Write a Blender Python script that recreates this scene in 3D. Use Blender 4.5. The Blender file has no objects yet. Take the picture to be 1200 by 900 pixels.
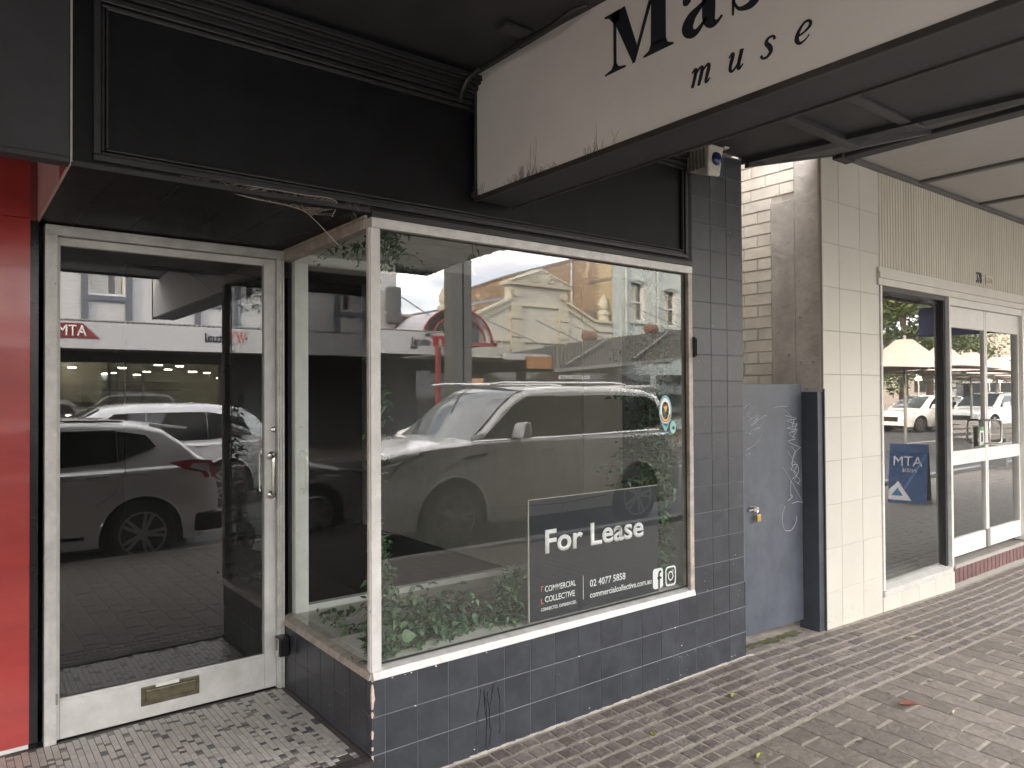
import bpy, bmesh, math, random
from mathutils import Vector, Matrix, noise
random.seed(11)
S = bpy.context.scene
COL = S.collection
R = math.radians
# ------------------------------------------------------------------ camera
cam = bpy.data.cameras.new('camera'); co = bpy.data.objects.new('camera', cam); COL.objects.link(co)
co.matrix_world = Matrix(((0.792105, -0.00335, -0.610375, -1.37264), (-0.610359, -0.013512, -0.79201, -2.71167),
                          (-0.005594, 0.999903, -0.012747, 1.6), (0, 0, 0, 1)))
cam.sensor_width = 36; cam.lens = 26.0; cam.clip_end = 2000; cam.clip_start = 0.05
S.camera = co
# ------------------------------------------------------------------ sky and sun
SUN_EL, SUN_AZ = R(16), R(-74)            # azimuth measured from +Y towards +X
w = bpy.data.worlds.new('World'); S.world = w; w.use_nodes = True
nt = w.node_tree; nt.nodes.clear()
def N(nt, t, **k):
    n = nt.nodes.new(t)
    for a, b in k.items(): setattr(n, a, b)
    return n
out = N(nt, 'ShaderNodeOutputWorld'); bg = N(nt, 'ShaderNodeBackground'); bg.inputs[1].default_value = 0.15
sky = N(nt, 'ShaderNodeTexSky'); sky.sky_type = 'NISHITA'; sky.sun_disc = False
sky.sun_elevation = SUN_EL; sky.sun_rotation = SUN_AZ; sky.dust_density = 2.0; sky.air_density = 1.0
tc = N(nt, 'ShaderNodeTexCoord'); mp = N(nt, 'ShaderNodeMapping'); mp.inputs['Scale'].default_value = (1.2, 1.2, 4.0)
n1 = N(nt, 'ShaderNodeTexNoise'); n1.inputs['Scale'].default_value = 2.6; n1.inputs['Detail'].default_value = 9; n1.inputs['Roughness'].default_value = .6
n1.inputs['Distortion'].default_value = .5
rp = N(nt, 'ShaderNodeValToRGB'); rp.color_ramp.elements[0].position = .30; rp.color_ramp.elements[1].position = .46
n2 = N(nt, 'ShaderNodeTexNoise'); n2.inputs['Scale'].default_value = 5.0; n2.inputs['Detail'].default_value = 6
cr = N(nt, 'ShaderNodeValToRGB'); cr.color_ramp.elements[0].color = (5.4, 5.2, 5.5, 1); cr.color_ramp.elements[1].color = (10.2, 9.8, 9.4, 1)
cr.color_ramp.elements[0].position = .38; cr.color_ramp.elements[1].position = .62
mx = N(nt, 'ShaderNodeMix', data_type='RGBA')
L = nt.links.new
L(tc.outputs['Generated'], mp.inputs[0]); L(mp.outputs[0], n1.inputs['Vector']); L(mp.outputs[0], n2.inputs['Vector'])
L(n1.outputs[0], rp.inputs[0]); L(n2.outputs[0], cr.inputs[0])
L(rp.outputs[0], mx.inputs[0]); L(sky.outputs[0], mx.inputs[6]); L(cr.outputs[0], mx.inputs[7]); L(mx.outputs[2], bg.inputs[0]); L(bg.outputs[0], out.inputs[0])
sl = bpy.data.lights.new('sun', 'SUN'); so = bpy.data.objects.new('sun', sl); COL.objects.link(so)
sl.energy = 1.7; sl.angle = R(8); sl.color = (1.0, .76, .52)
sd = Vector((math.sin(SUN_AZ)*math.cos(SUN_EL), math.cos(SUN_AZ)*math.cos(SUN_EL), math.sin(SUN_EL)))
so.rotation_euler = sd.to_track_quat('Z', 'Y').to_euler(); so.location = (0, 0, 30)
vs = S.view_settings; vs.view_transform = 'Standard'; vs.look = 'None'; vs.exposure = 3.5; vs.gamma = 1
S.render.engine = 'CYCLES'
S.cycles.max_bounces = 10; S.cycles.transparent_max_bounces = 24; S.cycles.glossy_bounces = 6; S.cycles.diffuse_bounces = 5
S.cycles.caustics_reflective = False; S.cycles.use_guiding = True; S.cycles.use_surface_guiding = True; S.cycles.sample_clamp_indirect = 6
w.cycles.sampling_method = 'MANUAL'; w.cycles.sample_map_resolution = 1024

# ------------------------------------------------------------------ materials
MAT = {}
def mat(name, col, rough=.6, metal=0, var=.12, scale=6.0, bump=.0, bscale=40.0, col2=None, spec=.5, stretch=(1, 1, 1), rnd=0, chips=None, emit=None, coat=0):
    if name in MAT: return MAT[name]
    m = bpy.data.materials.new(name); m.use_nodes = True; t = m.node_tree; b = t.nodes['Principled BSDF']; l = t.links.new
    b.inputs['Roughness'].default_value = rough; b.inputs['Metallic'].default_value = metal; b.inputs['Specular IOR Level'].default_value = spec
    b.inputs['Coat Weight'].default_value = coat; b.inputs['Coat Roughness'].default_value = .05
    tcn = N(t, 'ShaderNodeTexCoord'); mpn = N(t, 'ShaderNodeMapping'); mpn.inputs['Scale'].default_value = stretch
    l(tcn.outputs['Object'], mpn.inputs[0])
    nz = N(t, 'ShaderNodeTexNoise'); nz.inputs['Scale'].default_value = scale; nz.inputs['Detail'].default_value = 7; nz.inputs['Roughness'].default_value = .65
    vec = mpn.outputs[0]
    if rnd:
        oi = N(t, 'ShaderNodeObjectInfo'); va = N(t, 'ShaderNodeVectorMath', operation='ADD'); vm = N(t, 'ShaderNodeVectorMath', operation='SCALE'); vm.inputs['Scale'].default_value = 37.0
        l(oi.outputs['Random'], vm.inputs[0]); l(mpn.outputs[0], va.inputs[0]); l(vm.outputs[0], va.inputs[1]); vec = va.outputs[0]
    l(vec, nz.inputs['Vector'])
    r = N(t, 'ShaderNodeValToRGB'); c2 = col2 or tuple(min(1, c*(1+var)) for c in col); c1 = tuple(c*(1-var) for c in col)
    r.color_ramp.elements[0].color = (*c1, 1); r.color_ramp.elements[1].color = (*c2, 1); r.color_ramp.elements[0].position = .33; r.color_ramp.elements[1].position = .68
    l(nz.outputs[0], r.inputs[0]); last = r.outputs[0]
    if rnd:
        hs = N(t, 'ShaderNodeHueSaturation'); mr = N(t, 'ShaderNodeMapRange'); mr.inputs[3].default_value = 1-rnd; mr.inputs[4].default_value = 1+rnd
        l(oi.outputs['Random'], mr.inputs[0]); l(mr.outputs[0], hs.inputs['Value']); l(last, hs.inputs['Color']); last = hs.outputs[0]
    if chips:
        (cc, csc, th) = chips
        n3 = N(t, 'ShaderNodeTexNoise'); n3.inputs['Scale'].default_value = csc; n3.inputs['Detail'].default_value = 4
        l(vec, n3.inputs['Vector'])
        r3 = N(t, 'ShaderNodeValToRGB'); r3.color_ramp.elements[0].position = th; r3.color_ramp.elements[1].position = th+.015
        m3 = N(t, 'ShaderNodeMix', data_type='RGBA'); m3.inputs[7].default_value = (*cc, 1)
        l(n3.outputs[0], r3.inputs[0]); l(r3.outputs[0], m3.inputs[0]); l(last, m3.inputs[6]); last = m3.outputs[2]
    l(last, b.inputs['Base Color'])
    rr = N(t, 'ShaderNodeMapRange'); rr.inputs[3].default_value = max(.02, rough*.8); rr.inputs[4].default_value = min(1, rough*1.25); l(nz.outputs[0], rr.inputs[0]); l(rr.outputs[0], b.inputs['Roughness'])
    if bump:
        n4 = N(t, 'ShaderNodeTexNoise'); n4.inputs['Scale'].default_value = bscale; n4.inputs['Detail'].default_value = 8
        l(vec, n4.inputs['Vector'])
        bp = N(t, 'ShaderNodeBump'); bp.inputs['Strength'].default_value = bump; bp.inputs['Distance'].default_value = .01; l(n4.outputs[0], bp.inputs['Height']); l(bp.outputs[0], b.inputs['Normal'])
    if emit:
        b.inputs['Emission Color'].default_value = (*emit[0], 1); b.inputs['Emission Strength'].default_value = emit[1]
    MAT[name] = m; return m
def glass(name, tint, ior, dirt_haze=.02, dcol=(.5, .52, .5), rough=0.0, wav=0.0):
    m = bpy.data.materials.new(name); m.use_nodes = True; t = m.node_tree; t.nodes.clear(); l = t.links.new
    o = N(t, 'ShaderNodeOutputMaterial'); ge = N(t, 'ShaderNodeNewGeometry'); dt = N(t, 'ShaderNodeVectorMath', operation='DOT_PRODUCT'); l(ge.outputs['Normal'], dt.inputs[0]); l(ge.outputs['Incoming'], dt.inputs[1])
    def M_(op, a, b_=None):
        q = N(t, 'ShaderNodeMath', operation=op)
        for k_, v_ in enumerate((a, b_)):
            if v_ is None: continue
            if isinstance(v_, (int, float)): q.inputs[k_].default_value = v_
            else: l(v_, q.inputs[k_])
        return q
    # pane reflectance after Schlick, the same from both sides (ior holds the reflectance at normal incidence)
    fr = M_('ADD', M_('MULTIPLY', M_('POWER', M_('SUBTRACT', 1.0, M_('ABSOLUTE', dt.outputs['Value']).outputs[0]).outputs[0], 4.0).outputs[0], 1-ior).outputs[0], ior)
    tr = N(t, 'ShaderNodeBsdfTransparent'); tr.inputs[0].default_value = (*tint, 1); gl = N(t, 'ShaderNodeBsdfGlossy'); gl.inputs['Roughness'].default_value = rough
    mxs = N(t, 'ShaderNodeMixShader'); l(fr.outputs[0], mxs.inputs[0]); l(tr.outputs[0], mxs.inputs[1]); l(gl.outputs[0], mxs.inputs[2])
    df = N(t, 'ShaderNodeBsdfDiffuse'); df.inputs[0].default_value = (*dcol, 1)  # diffuse film: dirt on the pane plus a painted grey haze lifting its darks
    nz = N(t, 'ShaderNodeTexNoise'); nz.inputs['Scale'].default_value = 9; nz.inputs['Detail'].default_value = 10; nz.inputs['Roughness'].default_value = .75
    tcn = N(t, 'ShaderNodeTexCoord'); mp = N(t, 'ShaderNodeMapping'); mp.inputs['Scale'].default_value = (1, 1, .35); l(tcn.outputs['Object'], mp.inputs[0]); l(mp.outputs[0], nz.inputs['Vector'])
    mr = N(t, 'ShaderNodeMapRange'); mr.inputs[1].default_value = .35; mr.inputs[2].default_value = .75; mr.inputs[3].default_value = dirt_haze*.4; mr.inputs[4].default_value = dirt_haze*2
    l(nz.outputs[0], mr.inputs[0]); m2 = N(t, 'ShaderNodeMixShader'); l(mr.outputs[0], m2.inputs[0]); l(mxs.outputs[0], m2.inputs[1]); l(df.outputs[0], m2.inputs[2])
    if wav:
        nb = N(t, 'ShaderNodeTexNoise'); nb.inputs['Scale'].default_value = 1.3; nb.inputs['Detail'].default_value = 1
        l(tcn.outputs['Object'], nb.inputs['Vector']); bp = N(t, 'ShaderNodeBump'); bp.inputs['Strength'].default_value = wav; bp.inputs['Distance'].default_value = .01
        l(nb.outputs[0], bp.inputs['Height']); l(bp.outputs[0], gl.inputs['Normal'])
    l(m2.outputs[0], o.inputs[0]); return m
BLK = mat('black_paint', (.0052, .0056, .0064), .5, var=.45, spec=.25, bump=.15, bscale=25)
BLKM = mat('black_moulding_paint', (.02, .02, .021), .42, var=.3, bump=.1)
SOFF = mat('charcoal_ceiling_paint', (.036, .037, .040), .6, var=.2, bump=.1)
DTILE = mat('dark_painted_tile', (.042, .046, .054), .36, var=.25, scale=9, bump=.12, bscale=18, rnd=.10, chips=((.42, .40, .37), 34, .755))
DGROUT = mat('dark_tile_grout', (.15, .155, .165), .8, var=.3)
ALU = mat('pale_aluminium', (.60, .595, .575), .42, metal=.2, var=.16, scale=14, bump=.06, chips=((.12, .10, .08), 45, .76))
ALUW = mat('weathered_cream_aluminium', (.64, .635, .61), .5, metal=.1, var=.12, scale=10, chips=((.16, .13, .1), 50, .77))
ALUD = mat('grubby_aluminium_sill', (.44, .40, .35), .5, metal=.2, var=.3, scale=16)
CHROME = mat('chrome', (.62, .61, .58), .18, metal=1, var=.1)
BRASS = mat('tarnished_brass', (.16, .145, .10), .4, metal=.7, var=.35, scale=20)
PAPER = mat('white_paper', (.75, .75, .72), .6, var=.05)
RED = mat('glossy_red_panel', (.42, .055, .05), .2, var=.14, scale=2, stretch=(1, 1, 3), spec=.6, coat=.4, bump=.03, bscale=3, chips=((.12, .02, .02), 60, .77))
REDP = mat('red_paint', (.22, .045, .045), .4)
PINKW = mat('pinkish_white_panel', (.62, .44, .44), .35)
WHITE = mat('white_paint', (.74, .74, .72), .5, var=.06)
SIGNF = mat('off_white_sign_face', (.72, .71, .68), .55, var=.05, scale=2)
INK = mat('near_black_lettering', (.012, .015, .022), .5)
BOARD = mat('charcoal_sign_board', (.010, .014, .022), .35, var=.1)
WTXT = mat('white_lettering', (.88, .89, .89), .5, var=.02)
ORTXT = mat('orange_lettering', (.75, .2, .07), .5)
BLUE = mat('blue_lens', (.015, .03, .11), .25)
GATE = mat('slate_blue_gate_paint', (.085, .097, .118), .45, var=.22, scale=5, bump=.15, bscale=12, chips=((.4, .4, .4), 60, .765))
CTILE = mat('cream_glazed_tile', (.56, .54, .475), .36, var=.025, scale=3, rnd=.03)
CGROUT = mat('cream_tile_grout', (.36, .33, .28), .8)
CREAM = mat('cream_painted_metal', (.60, .565, .48), .33, var=.1, scale=5, stretch=(1, 1, .2))
RENDER_ = mat('stained_cement_render', (.37, .35, .315), .85, var=.2, scale=5, bump=.5, bscale=22, chips=((.12, .1, .085), 22, .70))
BRICKP = mat('painted_cream_brick', (.55, .52, .45), .75, var=.15, rnd=.08, bump=.4, bscale=30)
MORTAR = mat('painted_mortar', (.44, .41, .36), .9)
PAV = mat('grey_brown_paver', (.155, .135, .115), .8, var=.2, scale=14, bump=.8, bscale=30, rnd=.2)
SETT = mat('porphyry_sett', (.155, .133, .120), .75, var=.3, scale=30, bump=.7, bscale=60, rnd=.27)
JOINT = mat('sandy_joint_mortar', (.29, .26, .215), .95, var=.25, scale=20, bump=.5)
CONC = mat('mossy_concrete', (.22, .20, .175), .9, var=.3, scale=8, bump=.4)
MOSS = mat('green_moss_stain', (.10, .11, .045), .95, var=.4, scale=30)
ASPH = mat('asphalt', (.05, .05, .052), .9, var=.25, scale=60, bump=.5, bscale=120)
KERB = mat('grey_granite_kerb', (.25, .245, .24), .8, var=.2)
MOSW = mat('white_mosaic', (.50, .48, .445), .35, var=.10, scale=20, rnd=.08)
MOSG = mat('grey_mosaic', (.22, .20, .18), .35, var=.15, scale=20, rnd=.15)
MOSD = mat('dark_mosaic', (.10, .10, .11), .35, var=.2, scale=20, rnd=.15)
MGR = mat('mosaic_grout', (.10, .09, .08), .9)
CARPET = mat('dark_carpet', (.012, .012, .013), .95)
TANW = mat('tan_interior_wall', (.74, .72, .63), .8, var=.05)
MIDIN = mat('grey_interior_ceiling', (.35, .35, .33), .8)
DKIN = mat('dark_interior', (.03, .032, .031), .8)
LEDGE = mat('pale_timber_ledge', (.66, .65, .60), .6, var=.12, stretch=(.4, 6, 6))
LEAF = mat('green_leaf', (.07, .135, .075), .45, var=.45, scale=9)
LEAFL = mat('light_green_leaf', (.14, .225, .12), .45, var=.3, scale=9)
STEM = mat('brown_stem', (.07, .05, .035), .8, var=.3)
BARK = mat('bark', (.09, .07, .055), .9, var=.35, scale=18, bump=.8, bscale=18)
WEB = mat('cobweb', (.34, .31, .26), .9)
GLW = glass('display_window_glass', (.96, .985, .965), .115, .022, (.40, .44, .42))
GLD = glass('door_glass', (.84, .88, .86), .14, .026, (.34, .36, .35))
GLR = glass('shop_glass', (.85, .88, .86), .20, .018)
GLIN = glass('inner_partition_glass', (.8, .84, .82), .05, .01, (.2, .22, .21))
def tag(o, label=None, cat=None, group=None, kind=None):
    if label: o['label'] = label
    if cat: o['category'] = cat
    if group: o['group'] = group
    if kind: o['kind'] = kind
    return o

# ------------------------------------------------------------------ mesh helpers
class MB:
    def __init__(s): s.v = []; s.f = []; s.mi = []; s.m = 0
    def add(s, vs, fs):
        k = len(s.v); s.v += [tuple(p) for p in vs]; s.f += [tuple(i+k for i in f) for f in fs]; s.mi += [s.m]*len(fs); return s
    def box(s, x0, y0, z0, x1, y1, z1):
        if x0 > x1: x0, x1 = x1, x0
        if y0 > y1: y0, y1 = y1, y0
        if z0 > z1: z0, z1 = z1, z0
        return s.add([(x0, y0, z0), (x1, y0, z0), (x1, y1, z0), (x0, y1, z0), (x0, y0, z1), (x1, y0, z1), (x1, y1, z1), (x0, y1, z1)],
              [(0, 3, 2, 1), (4, 5, 6, 7), (0, 1, 5, 4), (1, 2, 6, 5), (2, 3, 7, 6), (3, 0, 4, 7)])
    def hexa(s, lo, hi):   # two quads (4 pts each, matching order)
        return s.add(list(lo)+list(hi), [(3, 2, 1, 0), (4, 5, 6, 7), (0, 1, 5, 4), (1, 2, 6, 5), (2, 3, 7, 6), (3, 0, 4, 7)])
    def prism(s, poly, o, ax, ay, n, d):   # polygon (u,v) extruded d along n
        o, ax, ay, n = map(Vector, (o, ax, ay, n)); k = len(poly)
        a = [o+ax*p[0]+ay*p[1] for p in poly]; b = [p+n*d for p in a]
        return s.add(a+b, [tuple(range(k))[::-1], tuple(range(k, 2*k))]+[(i, (i+1) % k, (i+1) % k+k, i+k) for i in range(k)])
    def tube(s, pts, r, n=8, cap=True):
        pts = [Vector(p) for p in pts]; rs = r if isinstance(r, (list, tuple)) else [r]*len(pts); vs = []; up = None
        for i, p in enumerate(pts):
            t = (pts[min(i+1, len(pts)-1)]-pts[max(i-1, 0)]).normalized()
            if up is None: up = Vector((0, 0, 1)) if abs(t.z) < .9 else Vector((1, 0, 0))
            a = t.cross(up).normalized(); up = a.cross(t).normalized()
            for j in range(n):
                q = 2*math.pi*j/n; vs.append(p+(a*math.cos(q)+up*math.sin(q))*rs[i])
        fs = [(i*n+j, i*n+(j+1) % n, (i+1)*n+(j+1) % n, (i+1)*n+j) for i in range(len(pts)-1) for j in range(n)]
        if cap: fs += [tuple(range(n))[::-1], tuple(range((len(pts)-1)*n, len(pts)*n))]
        return s.add(vs, fs)
    def lathe(s, prof, c, axis='z', n=16):   # prof (r,h)
        c = Vector(c); vs = []
        for r, h in prof:
            for j in range(n):
                a = 2*math.pi*j/n; x, y = r*math.cos(a), r*math.sin(a)
                vs.append(c+(Vector((x, y, h)) if axis == 'z' else Vector((x, h, y)) if axis == 'y' else Vector((h, x, y))))
        fs = [(i*n+j, i*n+(j+1) % n, (i+1)*n+(j+1) % n, (i+1)*n+j) for i in range(len(prof)-1) for j in range(n)]
        fs += [tuple(range(n))[::-1], tuple(range((len(prof)-1)*n, len(prof)*n))]
        return s.add(vs, fs)
    def mesh(s, name, mats, smooth=None, fix=True):
        me = bpy.data.meshes.new(name); me.from_pydata(s.v, [], s.f)
        for m in (mats if isinstance(mats, (list, tuple)) else [mats]): me.materials.append(m)
        if len(me.materials) > 1: me.polygons.foreach_set('material_index', s.mi)
        if fix:
            bm = bmesh.new(); bm.from_mesh(me); bmesh.ops.recalc_face_normals(bm, faces=bm.faces); bm.to_mesh(me); bm.free()
        if smooth is not None:
            me.polygons.foreach_set('use_smooth', [True]*len(me.polygons)); me.set_sharp_from_angle(angle=R(smooth))
        me.update(); return me
    def build(s, name, mats, parent=None, bevel=0, smooth=None):
        o = bpy.data.objects.new(name, s.mesh(name, mats, smooth)); COL.objects.link(o)
        if parent: put(o, parent)
        if bevel:
            b = o.modifiers.new('bevel', 'BEVEL'); b.width = bevel; b.segments = 2; b.limit_method = 'ANGLE'; b.angle_limit = R(40)
        return o
WORLD = {}   # objects whose children are given in world coordinates -> offset
def put(o, parent):
    o.parent = parent
    if parent in WORLD: o.matrix_parent_inverse = Matrix.Translation(-WORLD[parent]); WORLD[o] = Vector((0, 0, 0))
def thing(name, label, cat, loc=(0, 0, 0), rz=0, group=None, world=True, kind=None):
    o = bpy.data.objects.new(name, None); COL.objects.link(o); o.location = loc; o.rotation_euler = (0, 0, rz); o.empty_display_size = .1
    tag(o, label, cat, group, kind)
    if world: WORLD[o] = Vector(loc)
    return o
def bx(name, m, parent, *a, **k): return MB().box(*a).build(name, m, parent, **k)
def copy_tree(o, parent=None):
    c = o.copy(); COL.objects.link(c)
    if parent: c.parent = parent
    for ch in list(o.children): copy_tree(ch, c)
    return c
def inst(name, me, parent, loc, rot=None):
    o = bpy.data.objects.new(name, me); COL.objects.link(o); put(o, parent) if parent else None; o.location = loc
    if rot: o.rotation_euler = rot
    if o in WORLD: WORLD[o] = Vector(loc)
    return o
def text(name, body, m, parent, origin, ax, ay, size, bold=0, depth=.002, align='LEFT', sx=1, spacing=1):
    cu = bpy.data.curves.new(name, 'FONT'); cu.body = body; cu.size = 1; cu.offset = bold; cu.align_x = align; cu.resolution_u = 3; cu.space_character = spacing
    tmp = bpy.data.objects.new('tmp', cu); COL.objects.link(tmp)
    me = bpy.data.meshes.new_from_object(tmp); bpy.data.objects.remove(tmp); me.name = name
    ax, ay = Vector(ax).normalized(), Vector(ay).normalized(); n = ax.cross(ay)
    M = Matrix((( ax.x*size*sx, ay.x*size, n.x, origin[0]), (ax.y*size*sx, ay.y*size, n.y, origin[1]), (ax.z*size*sx, ay.z*size, n.z, origin[2]), (0, 0, 0, 1)))
    bm = bmesh.new(); bm.from_mesh(me)
    ret = bmesh.ops.extrude_face_region(bm, geom=bm.faces[:]); vs = [e for e in ret['geom'] if isinstance(e, bmesh.types.BMVert)]
    bmesh.ops.translate(bm, verts=vs, vec=(0, 0, depth)); bmesh.ops.transform(bm, matrix=M, verts=bm.verts); bmesh.ops.recalc_face_normals(bm, faces=bm.faces)
    bm.to_mesh(me); bm.free(); me.materials.clear(); me.materials.append(m)
    o = bpy.data.objects.new(name, me); COL.objects.link(o)
    if parent: put(o, parent)
    return o
def catmull(P, k=6):
    P = [Vector(p) for p in P]; Q = [P[0]]+P+[P[-1]]; o = []
    for i in range(1, len(Q)-2):
        a, b, c, d = Q[i-1:i+3]
        for j in range(k):
            t = j/k; o.append(.5*((2*b)+(c-a)*t+(2*a-5*b+4*c-d)*t*t+(3*b-a-3*c+d)*t**3))
    o.append(P[-1]); return o
def ribbon(P, k=6):   # (u,v,width) -> polygon quads
    C = catmull([(p[0], p[1], p[2]) for p in P], k); quads = []; l, r = [], []
    for i, c in enumerate(C):
        a, b = C[max(0, i-1)], C[min(len(C)-1, i+1)]; t = Vector((b.x-a.x, b.y-a.y)).normalized(); n = Vector((-t.y, t.x))*c.z/2
        l.append((c.x+n.x, c.y+n.y)); r.append((c.x-n.x, c.y-n.y))
    return [[l[i], l[i+1], r[i+1], r[i]] for i in range(len(C)-1)]
def gz(x, y): return -.025*max(0, -y) - .03*min(3.0, max(0, x-2.5))
ROADZ = -.26
#ENDHEAD
# ================================================================== SETTING: ground
def sheet(name, pts, m, kind='structure', parent=None):
    o = MB().add(pts, [tuple(range(len(pts)))]).build(name, m, parent)
    if kind: o['kind'] = kind
    return o
sheet('ground', [(-400, -400, -.62), (400, -400, -.62), (400, 400, -.62), (-400, 400, -.62)], CONC)
rd = MB(); rd.add([(-120, -4.15, ROADZ), (160, -4.15, ROADZ), (160, -9, ROADZ+.07), (-120, -9, ROADZ+.07), (160, -14, ROADZ), (-120, -14, ROADZ)], [(0, 1, 2, 3), (3, 2, 4, 5)])
rd = rd.build('road', ASPH); rd['kind'] = 'structure'
lm = MB()
for i in range(-12, 20): lm.add([(i*6, -8.94, ROADZ+.076), (i*6+3, -8.94, ROADZ+.076), (i*6+3, -9.05, ROADZ+.076), (i*6, -9.05, ROADZ+.076)], [(0, 1, 2, 3)])
lm = lm.build('road_marking', WHITE); lm['kind'] = 'structure'
kb = bx('kerb', KERB, None, -120, -4.15, -.6, 160, -4.0, -.105, bevel=.02); kb['kind'] = 'structure'
kb2 = bx('kerb', KERB, None, -120, -14.15, -.6, 160, -14.0, -.12, bevel=.02); kb2['kind'] = 'structure'
fs_ = sheet('far_pavement', [(-120, -14.15, -.122), (160, -14.15, -.122), (160, -19.5, -.06), (-120, -19.5, -.06)], PAV)
# footpath bed (mortar) as a fine strip mesh following gz
def bed(name, x0, x1, y0, y1, m, dz):
    b = MB(); xs = [x0, 2.5, 5.5, x1]; ys = [y0, y1]; xs = [x for x in xs if x0 <= x <= x1]
    for i in range(len(xs)-1):
        b.add([(xs[i], y0, gz(xs[i], y0)+dz), (xs[i+1], y0, gz(xs[i+1], y0)+dz), (xs[i+1], y1, gz(xs[i+1], y1)+dz), (xs[i], y1, gz(xs[i], y1)+dz)], [(0, 1, 2, 3)])
    o = b.build(name, m); o['kind'] = 'structure'; return o
foot = bed('footpath', -30, 60, 0.0, -4.0, JOINT, -.0005)
def px(p):   # image position in 1200x900 frame (for choosing which pieces show largest)
    d = Vector(p)-Vector((-1.37264, -2.71167, 1.6)); z = d.dot(Vector((.610375, .79201, .012747)))
    if z < .2: return None
    return 600+866.6*d.dot(Vector((.792105, -.610359, -.005594)))/z, 450-866.6*d.dot(Vector((-.00335, -.013512, .999903)))/z, z
def vis(p, m=30):
    q = px(p); return q and -m < q[0] < 1200+m and -m < q[1] < 900+m
def slab(b, x0, y0, x1, y1, z, h, j=.0, t=.006, tilt=0, zb=-.012):
    # a stone with slightly irregular corners and a chamfered top
    g = lambda x, y: (x+random.uniform(-j, j), y+random.uniform(-j, j))
    c = [g(x0, y0), g(x1, y0), g(x1, y1), g(x0, y1)]; cx, cy = (x0+x1)/2, (y0+y1)/2
    tx, ty = random.uniform(-tilt, tilt), random.uniform(-tilt, tilt)
    top = [(p[0]-math.copysign(t, p[0]-cx), p[1]-math.copysign(t, p[1]-cy)) for p in c]
    zz = lambda p, k: z(p[0], p[1])+k+(p[0]-cx)*tx+(p[1]-cy)*ty
    vs = [(p[0], p[1], zz(p, zb)) for p in c]+[(p[0], p[1], zz(p, h-t*.7)) for p in c]+[(p[0], p[1], zz(p, h)) for p in top]
    fs = [(i, (i+1) % 4, (i+1) % 4+4, i+4) for i in range(4)]+[(i+4, (i+1) % 4+4, (i+1) % 4+8, i+8) for i in range(4)]+[(8, 9, 10, 11)]
    b.add(vs, fs)
def stones(name, cells, m, parent, h, j, t, tilt, limit=300, stuffname=None):
    vis_, rest = [], []
    for c in cells:
        p = ((c[0]+c[2])/2, (c[1]+c[3])/2, gz(c[0], c[1])); q = px(p)
        (vis_ if q and -20 < q[0] < 1220 and 300 < q[1] < 930 and p[1] < .97 else rest).append((q[2] if q else 99, c))
    vis_.sort(key=lambda k: k[0]); rest += vis_[limit:]
    for d, c in vis_[:limit]:
        b = MB(); slab(b, *c, gz, h, j, t, tilt); me_c = ((c[0]+c[2])/2, (c[1]+c[3])/2)
        b.v = [(v[0]-me_c[0], v[1]-me_c[1], v[2]-gz(*me_c)) for v in b.v]
        inst(name, b.mesh(name, m), parent, (me_c[0], me_c[1], gz(*me_c)))
    if rest:
        b = MB()
        for d, c in rest: slab(b, *c, gz, h, j, t, tilt)
        o = b.build(stuffname or name+'_field', m, parent); o['kind'] = 'stuff'
WORLD[foot] = Vector((0, 0, 0))
SETT_END = -.74
cells = []; y = -.035; row = 0
while y > SETT_END+.05:
    x = -3.0+random.random()*.05; dy = random.uniform(.074, .084)
    while x < 14:
        # setts get longer towards the cream shop
        lw = random.uniform(.07, .095) if x < 2.3 or random.random() < .35 else random.uniform(.12, .2)
        if not (x+lw > 13.9):
            cells.append((x, y-dy+.014+math.sin(x*1.3)*.004, x+lw-.012, y+math.sin(x*1.3)*.004))
        x += lw
    y -= dy+.003; row += 1
SETT_END = y-.002
stones('sett', cells, SETT, foot, .0035, .005, .004, .010)
cells = []; x = -3.2; k = 0
while x < 14.0:
    off = (k % 2)*.125+random.uniform(-.01, .01); y = SETT_END-.004; first = True
    yy = y-(.25 if k % 2 == 0 else .125)
    while y > -3.96:
        yy = max(yy, -3.97); g = random.choice((.008, .01, .016)); cells.append((x+.003, yy+g, x+.146, y)); y = yy; yy = y-.252
    x += .15; k += 1
stones('paver', cells, PAV, foot, .0035, .002, .003, .004)
b = MB(); x = 14.0      # far pavers seen only in the right shop's glass: coarser stones, same bond
k = 0
while x < 34:
    y = -.05
    while y > -3.9: slab(b, x+.003, y-.24-(k % 2)*.12*(y == -.05), x+.146, y-(k % 2)*.12*(y != -.05), gz, .004, .002, .004, .01); y -= .25
    x += .15; k += 1
o = b.build('paver_field', PAV, foot); o['kind'] = 'stuff'
# ------------------------------------------------------------------ fallen leaves
def fallen(name, label, x, y, L_, W_, rz, curl, m):
    t = MB(); n = 7; vs = []
    for i in range(n):
        u = i/(n-1); hw = W_/2*math.sin(math.pi*min(1, u*.96+.04))**.8
        for s_, k_ in ((-1, 1), (-.5, .35), (0, 0), (.5, .35), (1, 1)): vs.append(((u-.5)*L_, s_*hw, .004+curl*k_*(hw/W_*2)+curl*.8*abs(u-.4)))
    t.add(vs, [(i*5+j, i*5+j+1, i*5+j+6, i*5+j+5) for i in range(n-1) for j in range(4)])
    t.tube([(L_*.48, 0, .006+curl*.5), (L_*.7, .003, .004), (L_*.8, .0, .004)], .0012, 5)
    o = t.build(name, m, smooth=60); o.location = (x, y, gz(x, y)+.006); o.rotation_euler = (0, 0, rz); tag(o, label, 'leaf', 'fallen leaves on the footpath')
    sm = o.modifiers.new('thickness', 'SOLIDIFY'); sm.thickness = .0008
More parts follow.
